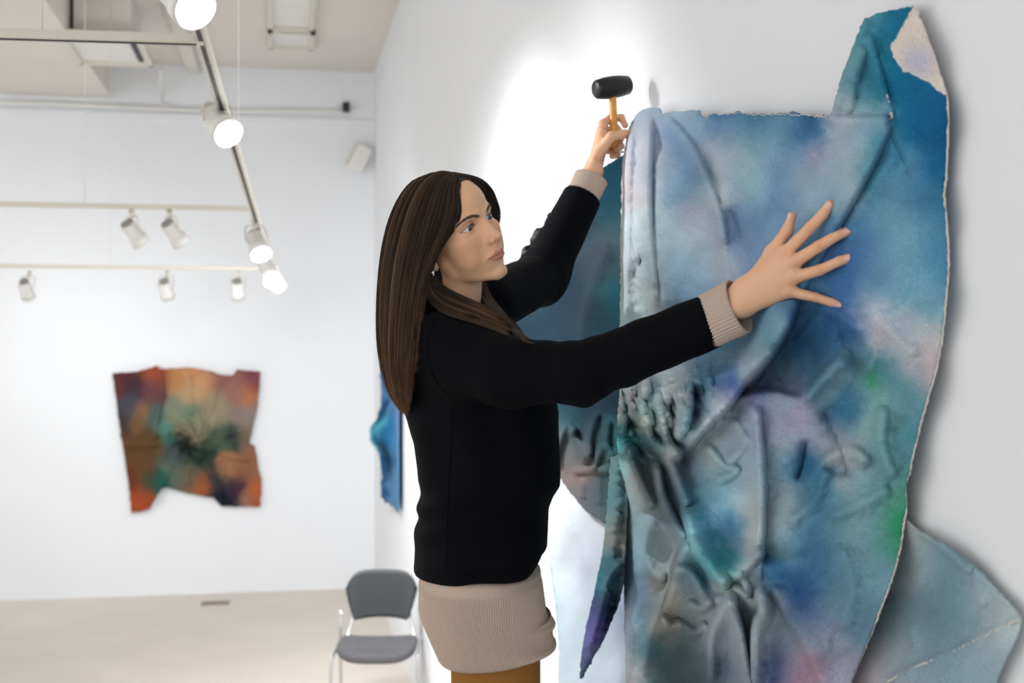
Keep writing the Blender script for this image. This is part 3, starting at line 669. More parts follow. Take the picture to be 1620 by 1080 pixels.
side_art('canvas_wall_piece', 8.55, 10.05, HC - 1.16, HC - .14, [(10,10,90,140,180),(50,20,20,80,130),(90,15,190,195,215),(20,50,30,110,160),(50,50,50,160,180),(45,60,15,60,100),(85,45,100,130,175),(90,60,150,150,190),(15,90,110,140,185),(50,85,60,110,160),(90,90,160,160,200),(55,40,10,60,95),(60,70,120,180,200),(30,38,5,30,60),(62,55,8,40,75),(40,62,10,50,90),(48,45,120,200,215),(35,52,90,190,205),(60,33,20,90,140)], .10,
         'narrow blue knotted canvas seen edge-on on the right wall behind the hair', 41)
side_art('canvas_wall_piece', 6.3, 7.05, HC - .95, HC - .62, [(10,10,190,190,90),(90,20,150,180,90),(50,60,200,200,120),(20,90,120,160,80)], .03, 'yellow-green canvas edge just showing behind the black jacket', 44)

# ------------------------------------------------------------------ chair by the corner
m_char = mat('charcoal plastic', (40, 45, 48), .5, bump=.1, bscale=60)
m_uph = mat('grey seat fabric', (88, 87, 91), .8, bump=.2, bscale=120)
m_chrome = mat('chrome', (205, 205, 208), .2, metal=.9)
def build_chair():
    d = 7.22; base = P(598, 540, d) * [1, 1, 0]
    fw = unit(-(base - np.array([0, 0, 0]))); fw = unit(fw + np.array([-.10, 0, 0]))      # front of the chair faces the room
    rt = unit(np.cross([0, 0, 1.0], fw)) * -1
    L = lambda x, f, z: base + rt * x + fw * f + np.array([0, 0, z])
    t = empty('side_chair', base, 'grey plastic side chair with thin chrome legs standing in the corner', 'chair')
    # backrest: curved shell, wide rounded top, narrow bottom
    n, m_ = 25, 17; V = []
    for off in (0, -.016):
        for i in range(n):
            u = -1 + 2 * i / (n - 1)
            for j in range(m_):
                v = j / (m_ - 1)
                hw = .152 + .060 * v ** .7
                top = .832 - .095 * abs(u) ** 6 - .010 * u * u; bot = .553 + .012 * (1 - u * u)
                z = bot + (top - bot) * v
                V.append(L(u * hw, -.20 - .05 * v + .035 * u * u + off, z))
    V = np.array(V); g = grid_faces(n, m_); Fc = [tuple(q) for q in g] + [tuple(q[::-1] + n * m_) for q in g]
    rim = [i * m_ for i in range(n)] + [(n-1) * m_ + j for j in range(1, m_)] + [i * m_ + m_ - 1 for i in range(n - 2, -1, -1)] + [j for j in range(m_ - 2, 0, -1)]
    for a, b in zip(rim, rim[1:] + rim[:1]): Fc.append((b, a, a + n * m_, b + n * m_))
    mesh('backrest', V, Fc, m_char, t)
    # seat: padded slab with a rolled front
    def sq(u, p=4): return np.sign(np.cos(u)) * abs(np.cos(u)) ** (2 / p), np.sign(np.sin(u)) * abs(np.sin(u)) ** (2 / p)
    V = []; k = 40
    for z, s in ((.415, .90), (.412, .97), (.425, 1.0), (.445, 1.0), (.458, .97), (.462, .9), (.455, .5), (.452, .05)):
        for i in range(k):
            cx, cy = sq(2 * np.pi * i / k); x, f = cx * .225 * s, cy * .20 * s
            V.append(L(x, f + .02, z - .020 * max(0, cy) ** 3 + .022 * abs(cx) ** 3 * (s > .4)))
    Fc = [(i*k+j, i*k+(j+1) % k, (i+1)*k+(j+1) % k, (i+1)*k+j) for i in range(7) for j in range(k)] + [tuple(range(k))[::-1], tuple(range(7*k, 8*k))]
    mesh('seat', V, Fc, m_uph, t)
    for s in (-1, 1):
        mesh('upright', *tube(catmull([L(s*.20, -.15, .42), L(s*.185, -.20, .50), L(s*.165, -.232, .58), L(s*.17, -.245, .70)], 14), .009, 8), m_chrome, t)
        mesh('leg', *tube(catmull([L(s*.235, .17, .43), L(s*.24, .20, .40), L(s*.24, .22, .02)], 14), .009, 8), m_chrome, t)
        mesh('leg', *tube(catmull([L(s*.235, -.20, .78 if s < 0 else .60), L(s*.238, -.19, .42), L(s*.245, -.25, .02)], 14), .009, 8), m_chrome, t)
        mesh('side_rail', *tube([L(s*.237, .18, .425), L(s*.237, -.20, .425)], .009, 8), m_chrome, t)
        for f in (.22, -.25): mesh('foot_glide', *lathe(L(s*.242, f, .0), [0, 0, 1], [(0, .012), (.022, .013), (.026, .010)], 12), m_dark, t)
    mesh('cross_bar', *tube([L(-.24, .20, .12), L(.24, .20, .12)], .008, 8), m_chrome, t)
build_chair()

# ------------------------------------------------------------------ the woman
# head frame in camera-aligned metres
yw, rl, pt = R(52), R(24), R(9)
F0 = np.array([math.sin(yw), -math.cos(yw), 0]); L0 = np.array([-F0[1], F0[0], 0]); Zv = np.array([0, 0, 1.0])
Uv = math.cos(rl) * Zv - math.sin(rl) * L0; Lv = math.cos(rl) * L0 + math.sin(rl) * Zv
Fv_ = math.cos(pt) * F0 + math.sin(pt) * Uv; Uv = math.cos(pt) * Uv - math.sin(pt) * F0; Fv = Fv_
HM = np.array([Lv, Fv, Uv])                       # rows: head x (her left), y (forward), z (up)
HS = .98                                           # head scale
EYE = PC(758, 352, 2.28); HO = EYE - HS * (np.array([0, .078, .017]) @ HM)
def H2C(p): return HO + HS * (np.asarray(p, float) * .001) @ HM      # head millimetres -> C
def C2H(p): return ((np.asarray(p) - HO) @ HM.T) / HS * 1000.0
def H2W(p): return C2W(H2C(p))
NECK = C2H(PC(716, 520, 2.37)); CHEST = C2H(PC(735, 640, 2.37))

def mir(fn, p):
    q = p.copy(); q[..., 0] = np.abs(q[..., 0]); return fn(q)
BROW = np.array([(12, 30.5), (24, 35.5), (36, 37), (47, 33.5), (54, 29)])
def lid_open(q):
    """signed distance of the almond eye opening in (x, z), x mirrored"""
    x = q[..., 0] - 31.0; z = q[..., 2] - 17.0
    a = R(-3); xr = x * math.cos(a) + z * math.sin(a); zr = -x * math.sin(a) + z * math.cos(a)
    up = np.hypot(xr, zr - (4.8 - 26)) - 26; dn = np.hypot(xr, zr - (-4.4 + 28)) - 28
    return np.maximum(up, dn)
def head_sdf(p):
    q = p.copy(); q[..., 0] = np.abs(q[..., 0])
    d = s_ell(q, (0, -2, 50), (73, 93, 76))
    d = smin(d, s_ell(q, (0, 40, 55), (57, 51, 45)), 12)
    d = smin(d, s_ell(q, (0, 37, -8), (57, 49, 64)), 16)
    d = smin(d, s_ell(q, (43, 54, -4), (19, 25, 16)), 16)          # cheekbone
    d = smin(d, s_ell(q, (33, 49, -30), (26, 31, 38)), 18)         # cheek
    d = smin(d, s_chain(q, [(50, 8, -34), (44, 18, -56), (29, 50, -74), (9, 75, -83)], [12, 11, 10, 10]), 18)   # jaw
    d = smin(d, s_sph(q, (0, 81, -80), 11.5), 14)                     # chin
    d = smin(d, s_ell(q, (0, 34, -60), (40, 46, 22)), 14)
    d = smin(d, s_ell(q, (0, 72, -46), (27, 24, 25)), 14)          # muzzle
    d = smin(d, s_chain(q, [(10, 88, 31), (30, 84, 35), (50, 66, 30)], [6, 6, 6]), 12)   # brow ridge
    d = smax(d, -s_ell(q, (30, 92, 16), (17, 15, 11)), 12)         # eye socket
    # nose
    ns = s_chain(q, [(0, 85, 24), (0, 95, 4), (0, 104, -14)], [6.5, 6.5, 7.0])
    ns = smin(ns, s_sph(q, (0, 109.5, -15.5), 7.2), 5)
    ns = smin(ns, s_chain(q, [(0, 82, 14), (0, 88, -16)], [11, 14]), 8)
    ns = smin(ns, s_ell(q, (10.5, 97, -20.0), (5.8, 9, 6.2)), 5)
    ns = smin(ns, s_chain(q, [(0, 105, -23), (0, 95, -31)], [4.0, 4.5]), 5)
    d = smin(d, ns, 7)
    d = smax(d, -s_ell(q, (6.0, 101.5, -27.0), (3.2, 5.6, 3.8)), 2.0)
    # lids
    d = smin(d, s_sph(q, (31, 69.5, 17), 13.9), 4)
    crease = s_chain(q, [(19, 80, 22.5), (30, 84, 26.5), (43, 77, 22.5)], [1.2, 1.4, 1.0])
    d = smax(d, -crease, 3)
    op = np.maximum(lid_open(q), 66 - q[..., 1])
    op = np.where(np.abs(q[..., 0] - 31) < 24, op, 20)
    d = smax(d, -op, 1.0)
    # mouth
    d = smax(d, -s_cap(q, (0, 104, -33), (0, 105, -39), 2.2), 4)
    d = smin(d, s_chain(q, [(0, 96.6, -44.8), (7, 96.4, -44.2), (16, 91, -46), (25, 83, -48.6)], [4.2, 4.1, 3.2, 1.8]), 3.5)
    d = smin(d, s_chain(q, [(0, 95.6, -53.2), (10, 93.8, -53), (19, 87.5, -51), (25, 83, -49.6)], [4.9, 4.5, 3.0, 1.8]), 3.5)
    d = smax(d, -s_chain(q, [(0, 102.5, -48.8), (12, 99, -48.4), (20, 92.5, -49.2), (27, 85, -49.8)], [1.1, 1.1, 1.1, .9]), 2.2)
    d = smax(d, -s_cap(q, (-10, 100, -66), (10, 100, -66), 6), 8)
    # ear
    e = s_ell(q, (73, -8, -2), (6, 16, 29)); e = smax(e, -s_ell(q, (80, -6, 4), (5, 10, 17)), 4)
    e = smin(e, s_ell(q, (71, -2, -28), (5, 8, 9)), 5)
    d = smin(d, e, 5)
    # neck
    d = smin(d, s_chain(p, [(0, -12, -40), NECK, CHEST], [51, 52, 66]), 18)
    d = smin(d, s_cap(p, (38, -20, -40), NECK + (-6, 38, -12), 12, 10), 18)
    d = smin(d, s_cap(p, (-38, -20, -40), NECK + (6, 38, -12), 12, 10), 18)
    return d

def poly_d(x, z, pts):
    return nearest_on(x, z, pts, False)[2]
def skin_cols(p):
    """pigment of the face by place on the head (mm)"""
    n = len(p); base = np.tile(lin((232, 182, 144)), (n, 1)); x, y, z = np.abs(p[:, 0]), p[:, 1], p[:, 2]
    base *= (1 + .05 * (fbm(p[:, 0] / 14, p[:, 2] / 14, 2, 3) - .5))[:, None]
    def mixin(w, c):
        nonlocal base
        base = base * (1 - w[:, None]) + lin(c) * w[:, None]
    front = y > 55
    mixin(.35 * np.exp(-((x - 42)/20)**2 - ((z + 20)/20)**2) * front, (214, 142, 112))
    mixin(.30 * np.exp(-(x/14)**2 - ((z + 17)/12)**2) * (y > 90), (214, 148, 120))
    up = np.interp(x, [0, 7, 16, 26], [-40.5, -38.8, -42.5, -48.5]); dn = np.interp(x, [0, 10, 19, 26], [-59.5, -59, -55, -50])
    lipw = np.clip((up - z) / 1.2, 0, 1) * np.clip((z - dn) / 1.6, 0, 1) * (x < 26.5) * (y > 78)
    mixin(.75 * lipw, (186, 108, 94))
    mixin(.6 * np.exp(-((z - np.interp(x, [0, 12, 20, 27], [-48.8, -48.4, -49.2, -49.8])) / 1.1)**2) * (x < 27) * (y > 78), (110, 52, 46))
    bd = poly_d(x, z, BROW); bt = np.interp(x, [10, 16, 34, 48, 56], [1.6, 2.8, 2.5, 1.6, .4])
    mixin(.93 * np.clip((bt - bd) / 1.6 + .5, 0, 1) * (y > 45), (58, 42, 32))
    lo = lid_open(p * [1, 1, 1] * np.array([1, 1, 1]) if False else np.stack([x, y, z], -1))
    mixin(.8 * np.exp(-((lo - .3) / 1.0)**2) * (z > 16) * (y > 64) * (x < 50) * (x > 12), (38, 28, 24))
    mixin(.35 * np.exp(-((lo - .3) / 1.2)**2) * (z <= 16) * (y > 64) * (x < 50) * (x > 12), (120, 76, 62))
    mixin(.25 * np.exp(-((lo - 4) / 3.5)**2) * (z > 17) * (y > 60) * (x < 50) * (x > 12), (170, 112, 86))
    return base

m_skin = mat('skin', rough=.48, attr='col', spec=.35, sss=.12, bump=.08, bscale=900)
hv, hq = surface_nets(head_sdf, (-84, -102, min(NECK[2], CHEST[2]) * .86), (84, 122, 130), 2.0)
sk = skin_cols(hv)
bodyV, bodyQ, bodyC = [C2W(H2C(hv))], [hq], [sk]
nb = len(hv)
def add_body(Vc, Q, col):
    global nb
    bodyV.append(C2W(Vc)); bodyQ.append(Q + nb); bodyC.append(col); nb += len(Vc)

# ---- hands (camera-aligned millimetres for the distance fields)
def hand_skin(V, knuck, tips):
    c = np.tile(lin((226, 176, 142)), (len(V), 1))
    for k, r in knuck:
        w_ = .45 * np.exp(-(np.linalg.norm(V - k, axis=1) / r)**2)[:, None]; c = c * (1 - w_) + lin((206, 136, 104)) * w_
    for k, r in tips:
        w_ = .5 * np.exp(-(np.linalg.norm(V - k, axis=1) / r)**2)[:, None]; c = c * (1 - w_) + lin((214, 138, 112)) * w_
    return c
# near (right) hand, flat against the canvas, seen from the back
J = lambda px, py, d: PC(px, py, d) * 1000
NW = J(1171, 474, 1.955)
fing = {'index': [J(1243,400,1.893), J(1281.4,360.6,1.853), J(1301,340,1.834), J(1313.5,323,1.824)],
        'middle': [J(1257,414,1.878), J(1295,390,1.846), J(1327,370.5,1.830), J(1344.5,363.5,1.821)],
        'ring': [J(1258,438,1.882), J(1297,427,1.85), J(1328,413,1.830), J(1346,407,1.821)],
        'pinky': [J(1250,461,1.896), J(1291,470.5,1.868), J(1316,478.5,1.846), J(1332,484,1.836)]}
frad = {'index': [9.8, 8.4, 7.7, 7.0], 'middle': [10, 8.6, 7.8, 7.1], 'ring': [9.6, 8.1, 7.4, 6.8], 'pinky': [8.8, 7.1, 6.5, 6.0]}
thumb = [J(1190,452,1.952), J(1221,399,1.925), J(1245.5,365,1.905), J(1253.5,341,1.895)]; trad = [14, 10.5, 8.6, 6.3]
ARMN = J(1100, 517, 2.00)
def near_hand_sdf(p):
    d = s_chain(p, thumb, trad, 6)
    palm = None
    for k, nm in enumerate(('index', 'middle', 'ring', 'pinky')):
        f = fing[nm]; st = NW + (f[0] - NW) * .16 + (np.array([0, 0, (9, 3, -3, -10)[k]]))
        e = s_cap(p, st, f[0], 14.5, 10.5 - .5 * k); palm = e if palm is None else smin(palm, e, 14)
    fs = None
    for nm in fing:
        e = s_chain(p, fing[nm], frad[nm], 2)
        for j, b in ((1, .5), (2, .2)):
            e = smin(e, s_sph(p, fing[nm][j] + np.array([-.5, -1.6, .4]), frad[nm][j] + b - 1.6), 3)
        fs = e if fs is None else np.minimum(fs, smin(fs, e, 1.5))
    d = smin(d, palm, 14); 
    web = s_cap(p, thumb[1] + (fing['index'][0] - thumb[1]) * .05, fing['index'][0], 7, 8.5); d = smin(d, web, 10)
    d = smin(d, fs, 6)
    for nm in fing:      # knuckle heads and extensor tendons
        f = fing[nm]; d = smin(d, s_sph(p, f[0] + np.array([-.8, -4.5, .8]), 6.8), 5)
    # wrist and forearm, flattened
    wu = unit(np.array([.45, .12, 1.0])); 
    a = s_cap(p, NW + wu * 12, ARMN + wu * 11, 17.5, 20); b = s_cap(p, NW - wu * 12, ARMN - wu * 11, 17.5, 20)
    d = smin(d, smin(a, b, 10), 22)
    d = smin(d, s_sph(p, NW + np.array([-14, -9, -18]), 8), 10)
    return d
allp = np.array([q for f in fing.values() for q in f] + thumb + [NW, ARMN])
V, Q = surface_nets(near_hand_sdf, allp.min(0) - 30, allp.max(0) + 26, 1.5)
kn = [(f[0] + np.array([0, -6, 0]), 8) for f in fing.values()] + [(f[1] + np.array([0, -6, 0]), 7) for f in fing.values()]
tp = [(f[3], 9) for f in fing.values()] + [(thumb[3], 10), (thumb[2], 9)]
add_body(V / 1000, Q, hand_skin(V, kn, tp))
NAILS = []
for nm in fing:
    f = fing[nm]; NAILS.append((f[3], unit(f[3] - f[2]), unit(np.array([-.38, -.92, .1])), frad[nm][3]))
NAILS.append((thumb[3], unit(thumb[3] - thumb[2]), unit(np.array([-.9, -.35, .05])), trad[3]))

# far (left) hand holding the mallet and pinching the canvas
D2 = 2.86
FW = J(935, 277, 2.84)
lthumb = [J(955,232,2.825), J(967,215.5,2.81), J(987,212,2.82), J(1001,209.5,2.84)]; ltr = [12.5, 10.5, 9.2, 7.8]
lf = {'index': [J(954,196,2.855), J(966,187,2.885), J(983,186,2.885), J(989,198,2.862)],
      'middle': [J(957,207,2.90), J(975,203,2.925), J(985,214,2.905), J(981,223,2.875)],
      'ring': [J(956,221,2.91), J(974,222,2.93), J(982,231,2.905), J(975,236,2.875)],
      'pinky': [J(952,236,2.91), J(968,238,2.925), J(976,244,2.90), J(969,247,2.88)]}
ARMF = J(918, 313, 2.82)
def far_hand_sdf(p):
    d = s_chain(p, lthumb, ltr, 5)
    palm = None
    for nm in lf:
        e = s_cap(p, FW + (lf[nm][0] - FW) * .2, lf[nm][0], 14, 10.5); palm = e if palm is None else smin(palm, e, 14)
    d = smin(d, palm, 12)
    d = smin(d, s_cap(p, J(945,245,2.83), J(953,212,2.84), 13, 11), 12)
    fs = None
    for nm in lf:
        e = s_chain(p, lf[nm], [10, 9.2, 8.2, 7.2], 4); fs = e if fs is None else smin(fs, e, 2)
    d = smin(d, fs, 5)
    wu = unit(np.array([1.0, .1, .35]))
    a = s_cap(p, FW + wu * 8, ARMF + wu * 9, 17, 20); b = s_cap(p, FW - wu * 8, ARMF - wu * 9, 17, 20)
    return smin(d, smin(a, b, 10), 20)
allp = np.array([q for f in lf.values() for q in f] + lthumb + [FW, ARMF])
V, Q = surface_nets(far_hand_sdf, allp.min(0) - 30, allp.max(0) + 26, 1.8)
add_body(V / 1000, Q, hand_skin(V, [(f[0], 9) for f in lf.values()], [(lthumb[3], 9), (lf['index'][3], 8), (lf['index'][2], 8)]))

# ---- jacket and body sections: (y_px, left px, right px, half depth); centre depth DT
DT = 2.36
SEC = [(478,712,752,.045),(490,690,784,.10),(505,672,806,.145),(525,660,822,.168),(550,651,838,.178),(600,643,868,.178),(650,648,880,.168),(700,664,882,.152),(745,669,882,.146),(766,670,881,.148),(782,668,870,.15),(800,667,863,.152),(850,662,861,.166),(905,660,859,.178),(960,661,866,.184),(1010,680,871,.184),(1062,704,868,.175),(1110,712,866,.165)]
SEC = np.array(SEC, float)
sz = (540 - SEC[:, 0]) / F * DT; so = np.argsort(sz)
szl = (SEC[:, 1] - 810) / F * DT; szr = (SEC[:, 2] - 810) / F * DT
def torso_sdf(p, grow=0.0, e=2.35):
    z = p[..., 2]
    l = np.interp(z, sz[so], szl[so]); r = np.interp(z, sz[so], szr[so]); hy = np.interp(z, sz[so], SEC[so, 3]) + grow
    cx, hx = (l + r) / 2, (r - l) / 2 + grow
    q = (np.abs((p[..., 0] - cx) / hx)**e + np.abs((p[..., 1] - DT) / hy)**e)**(1 / e)
    d = (q - 1) * np.minimum(hx, hy) * .9
    return np.maximum(d, np.maximum(z - sz.max(), sz.min() - z))
SHN, MIDN, ELN, WRN = PC(697,552,2.21), PC(800,588,2.13), PC(922,590,2.065), PC(1128,506,1.992)
SHF, ELF, WRF = PC(772,480,2.52), PC(856,440,2.76), PC(922,309,2.822)
axn = unit(WRN - PC(1050,537,2.02)); axf = unit(WRF - ELF)
def jacket_sdf(p):
    d = torso_sdf(p, .006)
    z = p[..., 2]; x = p[..., 0]
    hem = -.430 + .008 * np.clip((x + .17) / .1, 0, 1)
    hem = hem + .034 * np.clip((x - .015) / .04, 0, 1)**2
    d = smax(d, hem - z, .012)
    a = s_chain(p, [SHN, MIDN, ELN, WRN + axn * .02], [.064, .058, .049, .043], .02)
    wr = .0014 * np.sin(((p - ELN) @ unit(ELN - MIDN)) * 150 + 40 * (z + .05)) * np.exp(-((np.linalg.norm(p - ELN, axis=-1)) / .09)**2)
    wr = wr + .0012 * np.sin(((p - WRN) @ axn) * 75 + 25 * z) * np.exp(-(((p - WRN) @ axn + .12) / .1)**2)
    a = a + wr
    a = smax(a, (p - WRN) @ axn, .006)
    b = s_chain(p, [SHF, ELF, WRF + axf * .02], [.062, .054, .043], .03)
    b = b + .0022 * np.sin(((p - ELF) @ unit(ELF - SHF)) * 130) * np.exp(-(np.linalg.norm(p - ELF, axis=-1) / .1)**2)
    b = smax(b, (p - WRF) @ axf, .006)
    d = smin(d, a, .045); d = smin(d, b, .04)
    # neck opening
    hole = s_cap(p, H2C(NECK + np.array([0, 6, 60])), H2C(NECK + np.array([0, -4, -30])), .060, .050)
    d = smax(d, -hole, .01)
    # soft drape folds over the back and side
    sfold = np.exp(-((z + .30) / .12)**2)
    d = d + sfold * .003 * np.sin((x * .8 - z * 1.0) * 70 + 3 * np.sin(z * 30)) * np.clip((.02 - x) / .06, 0, 1)
    d = d + .003 * np.sin(x * 60 + z * 20) * np.exp(-((z + .15) / .1)**2)
    return d
lo = np.array([-.32, 1.90, -.47]); hi = np.array([.40, 2.92, .36])
V, Q = surface_nets(jacket_sdf, lo, hi, .0052)
m_jack = mat('black jacket cloth', (6, 7, 12), .85, spec=.09, bump=.25, bscale=700)
feet_z = -1.34
base = C2W(np.array([PC(775, 540, 2.36)[0], 2.36, feet_z]))
WOMAN = empty('person', base, 'long-haired woman in a black jacket holding the canvas against the wall', 'person')
mesh('jacket', C2W(V), Q, m_jack, WOMAN)
# collar / lapel and pocket flap seams as thin welts
def on_jacket(px, py, d0=1.9, d1=2.6):
    """march along the line of sight to the jacket surface"""
    ds = np.linspace(d0, d1, 900); s = jacket_sdf(PC(px, py, ds).astype(np.float32)); i = np.argmax(s < 0)
    return ds[i] if s[i] < 0 else DT - .15
def welt(name, pts, r):
    q = catmull(pts, 50); dd = np.array([on_jacket(a, b) for a, b in q]); V, Fc = tube(P(q[:, 0], q[:, 1], dd - r * .2), r, 6); mesh(name, V, Fc, m_jack, WOMAN)
welt('shoulder_seam', [(690,500),(676,540),(683,590),(706,622)], .0018)
welt('side_seam', [(716,640),(712,720),(708,800),(706,900)], .0015)
welt('hem_stitching', [(664,896),(700,905),(760,912),(820,905)], .0012)

# torso, arms and legs of the body under the clothes
LEGN = [PC(772,985,2.27), PC(788,1180,2.26), None]
def body_sdf(p):
    d = torso_sdf(p, -.035); d = np.maximum(d, np.maximum(p[..., 2] - .02, -.49 - p[..., 2]))
    d = smin(d, s_chain(p, [SHN, MIDN, ELN, WRN], [.045, .04, .035, .03]), .03)
    d = smin(d, s_chain(p, [SHF, ELF, WRF], [.045, .037, .03]), .03)
    d = smin(d, s_cap(p, H2C(NECK), H2C(CHEST), .048, .07), .04)
    for k, dd in ((0, 2.275), (1, 2.445)):
        xh = -.025 + .01 * k
        d = smin(d, s_chain(p, [(xh, dd, -.52), (xh + .012, dd, -.90), (xh - .01, dd, -1.26)], [.058, .045, .034]), .03)
        d = smin(d, s_cap(p, (xh - .02, dd, -1.30), (xh + .15, dd, -1.312), .034, .028), .03)
    return d
V, Q = surface_nets(body_sdf, (-.34, 1.93, -1.36), (.40, 2.92, .12), .012)
add_body(V, Q, np.tile(lin((222, 172, 138)), (len(V), 1)))
mesh('body', np.concatenate(bodyV), np.concatenate(bodyQ), m_skin, WOMAN, col=np.concatenate(bodyC))

# fingernails
m_nail = mat('fingernail', (226, 178, 160), .28, spec=.5, coat=.2)
for c, ax, up, r in NAILS:
    u = unit(up - ax * (up @ ax)); s = np.cross(ax, u); n, k = 9, 9; V = []
    for i in range(n):
        a = -1 + 2 * i / (n - 1)
        for j in range(k):
            b = j / (k - 1); wd = (1 - .25 * (2 * b - 1)**4) * .88; th = a * 1.0
            hl = 1.0 - .30 * a * a if b > .5 else 1.0
            V.append(c + ax * ((b - .62) * r * 1.9 * (hl if b > .5 else 1)) + (u * math.cos(th) + s * math.sin(th) * wd) * (r + .75) - u * .5 * (2 * b - 1)**2)
    o = mesh('fingernail', C2W(np.array(V) / 1000), grid_faces(n, k), m_nail, WOMAN)
    md = o.modifiers.new('thickness', 'SOLIDIFY'); md.thickness = .0006; md.offset = 0

# eyes
m_eye = mat('eyeball', rough=.08, attr='col', spec=.6, coat=.6)
gaze = unit(np.array([.80, -.60, .02]))
m_lash = mat('lashes', (26, 20, 18), .6)
for s in (-1, 1):
    c = H2C((31 * s, 69.5, 17)); ax = gaze; u, v, _ = frame_of(ax); th = np.concatenate([np.radians(np.linspace(0, 36, 40)), np.radians(np.linspace(39, 180, 30))]); n = 48
    V, Cc = [], []
    for t_ in th:
        for j in range(n):
            f = 2 * np.pi * j / n; r = .0122 * HS
            bulge = 1 + .035 * max(0, 1 - (t_ / R(32))**2)
            V.append(c + r * bulge * (ax * math.cos(t_) + math.sin(t_) * (u * math.cos(f) + v * math.sin(f))))
            dg = math.degrees(t_)
            if dg < 11: k = (8, 8, 9)
            elif dg < 27: q = .75 + .35 * vnoise(np.array([f * 9]), np.array([dg / 12]), 3)[0]; k = (70 * q, 86 * q, 96 * q)
            elif dg < 30: k = (30, 34, 40)
            else: k = (222, 212, 206)
            Cc.append(lin(k))
    V = np.array(V); Fc = [(i*n+j, i*n+(j+1) % n, (i+1)*n+(j+1) % n, (i+1)*n+j) for i in range(len(th)-1) for j in range(n)]
    mesh('eye', C2W(V), Fc, m_eye, WOMAN, col=np.array(Cc))
    parts = []
    for q in np.linspace(-1, 1, 34):           # upper lashes
        xr = q * 13.0; zr = (4.8 - 26) + math.sqrt(26**2 - xr**2); a = R(-3)
        x, z = xr * math.cos(a) - zr * math.sin(a), xr * math.sin(a) + zr * math.cos(a)
        y = math.sqrt(max(0, 13.4**2 - x*x - z*z)); p0 = np.array([31 + x, 69.5 + y, 17 + z])
        dr = np.array([q * .55, .9, .15]); p1 = p0 + dr * 3.2 + [0, 0, .1]; p2 = p0 + dr * 5.6 + [0, 0, 2.2]
        pp = np.array([p0, p1, p2]) * [s, 1, 1]; parts.append(tube(H2W(pp), [.00022, .00018, .00006], 4))
    mesh('eyelashes', *join(parts), m_lash, WOMAN)
    parts = []
    bz = catmull(np.array([(a_, 0, b_) for a_, b_ in BROW]), 90)
    for k in range(90):
        px_, pz_ = bz[k, 0], bz[k, 2] + rng.normal(0, 1.0) * np.interp(bz[k, 0], [10, 20, 40, 56], [1, 1.2, .9, .3])
        ys = np.linspace(105, 40, 260); pr = np.stack([np.full(260, px_), ys, np.full(260, pz_)], -1).astype(np.float32); sd = head_sdf(pr); i = np.argmax(sd < 0); y_ = ys[i]
        dr = unit(np.array([1.0, -.35, .75 - 1.1 * (k / 90)]))
        pp = np.array([[px_, y_ - .2, pz_], np.array([px_, y_ + .5, pz_]) + dr * 3, np.array([px_, y_ + .2, pz_]) + dr * 6]) * [s, 1, 1]
        parts.append(tube(H2W(pp), [.00022, .0002, .00006], 4))
    mesh('eyebrow', *join(parts), mat('brow hair', (52, 38, 30), .6), WOMAN)

# earring
m_silver = mat('silver', (220, 220, 222), .15, metal=1)
e = PC(684, 431, 2.235)
mesh('earring', *join([lathe(C2W(e), [.2, -1, .1], [(-.004, .0005), (-.003, .003), (0, .0042), (.003, .003), (.004, .0005)], 16), tube(C2W(np.array([e + [0, 0, .006], e + [.003, -.002, .002], e + [.002, -.004, -.005], e + [-.002, -.002, -.006]])), .0012, 8)]), m_silver, WOMAN, )

# ribbed knit cuffs
m_knit = mat('beige ribbed knit', (190, 171, 157), .9, spec=.15, bump=.5, bscale=900)
def cuff(c0, c1, ru, rv, up, flare=1.06, nr=44):
    ax = unit(c1 - c0); u = unit(up - ax * (up @ ax)); v = np.cross(ax, u); n = nr * 6; k = 14; V = []
    a = np.arange(n) * 2 * np.pi / n
    rows = [(j / (k - 1), 1 + (flare - 1) * (j / (k - 1)), 0) for j in range(k)] + [(1.0, flare - .05, 1), (.7, flare - .09, 1), (.3, flare - .10, 1)]
    for t_, s_, ins in rows:
        rb = (1 + .022 * np.cos(a * nr)) * s_
        V.append(c0 + (c1 - c0) * t_ + (ru * rb * np.cos(a))[:, None] * u + (rv * rb * np.sin(a))[:, None] * v)
    V = np.concatenate(V); kk = len(rows)
    Fc = [(i*n+j, i*n+(j+1) % n, (i+1)*n+(j+1) % n, (i+1)*n+j) for i in range(kk-1) for j in range(n)]
    o = mesh('cuff', C2W(V), Fc, m_knit, WOMAN)
cuff(WRN - axn * .02, PC(1170,484,1.963), .043, .034, np.array([.3, .0, 1.0]), 1.04)
cuff(WRF - axf * .02, PC(935,282,2.838), .037, .032, np.array([1.0, 0, .5]), 1.06)

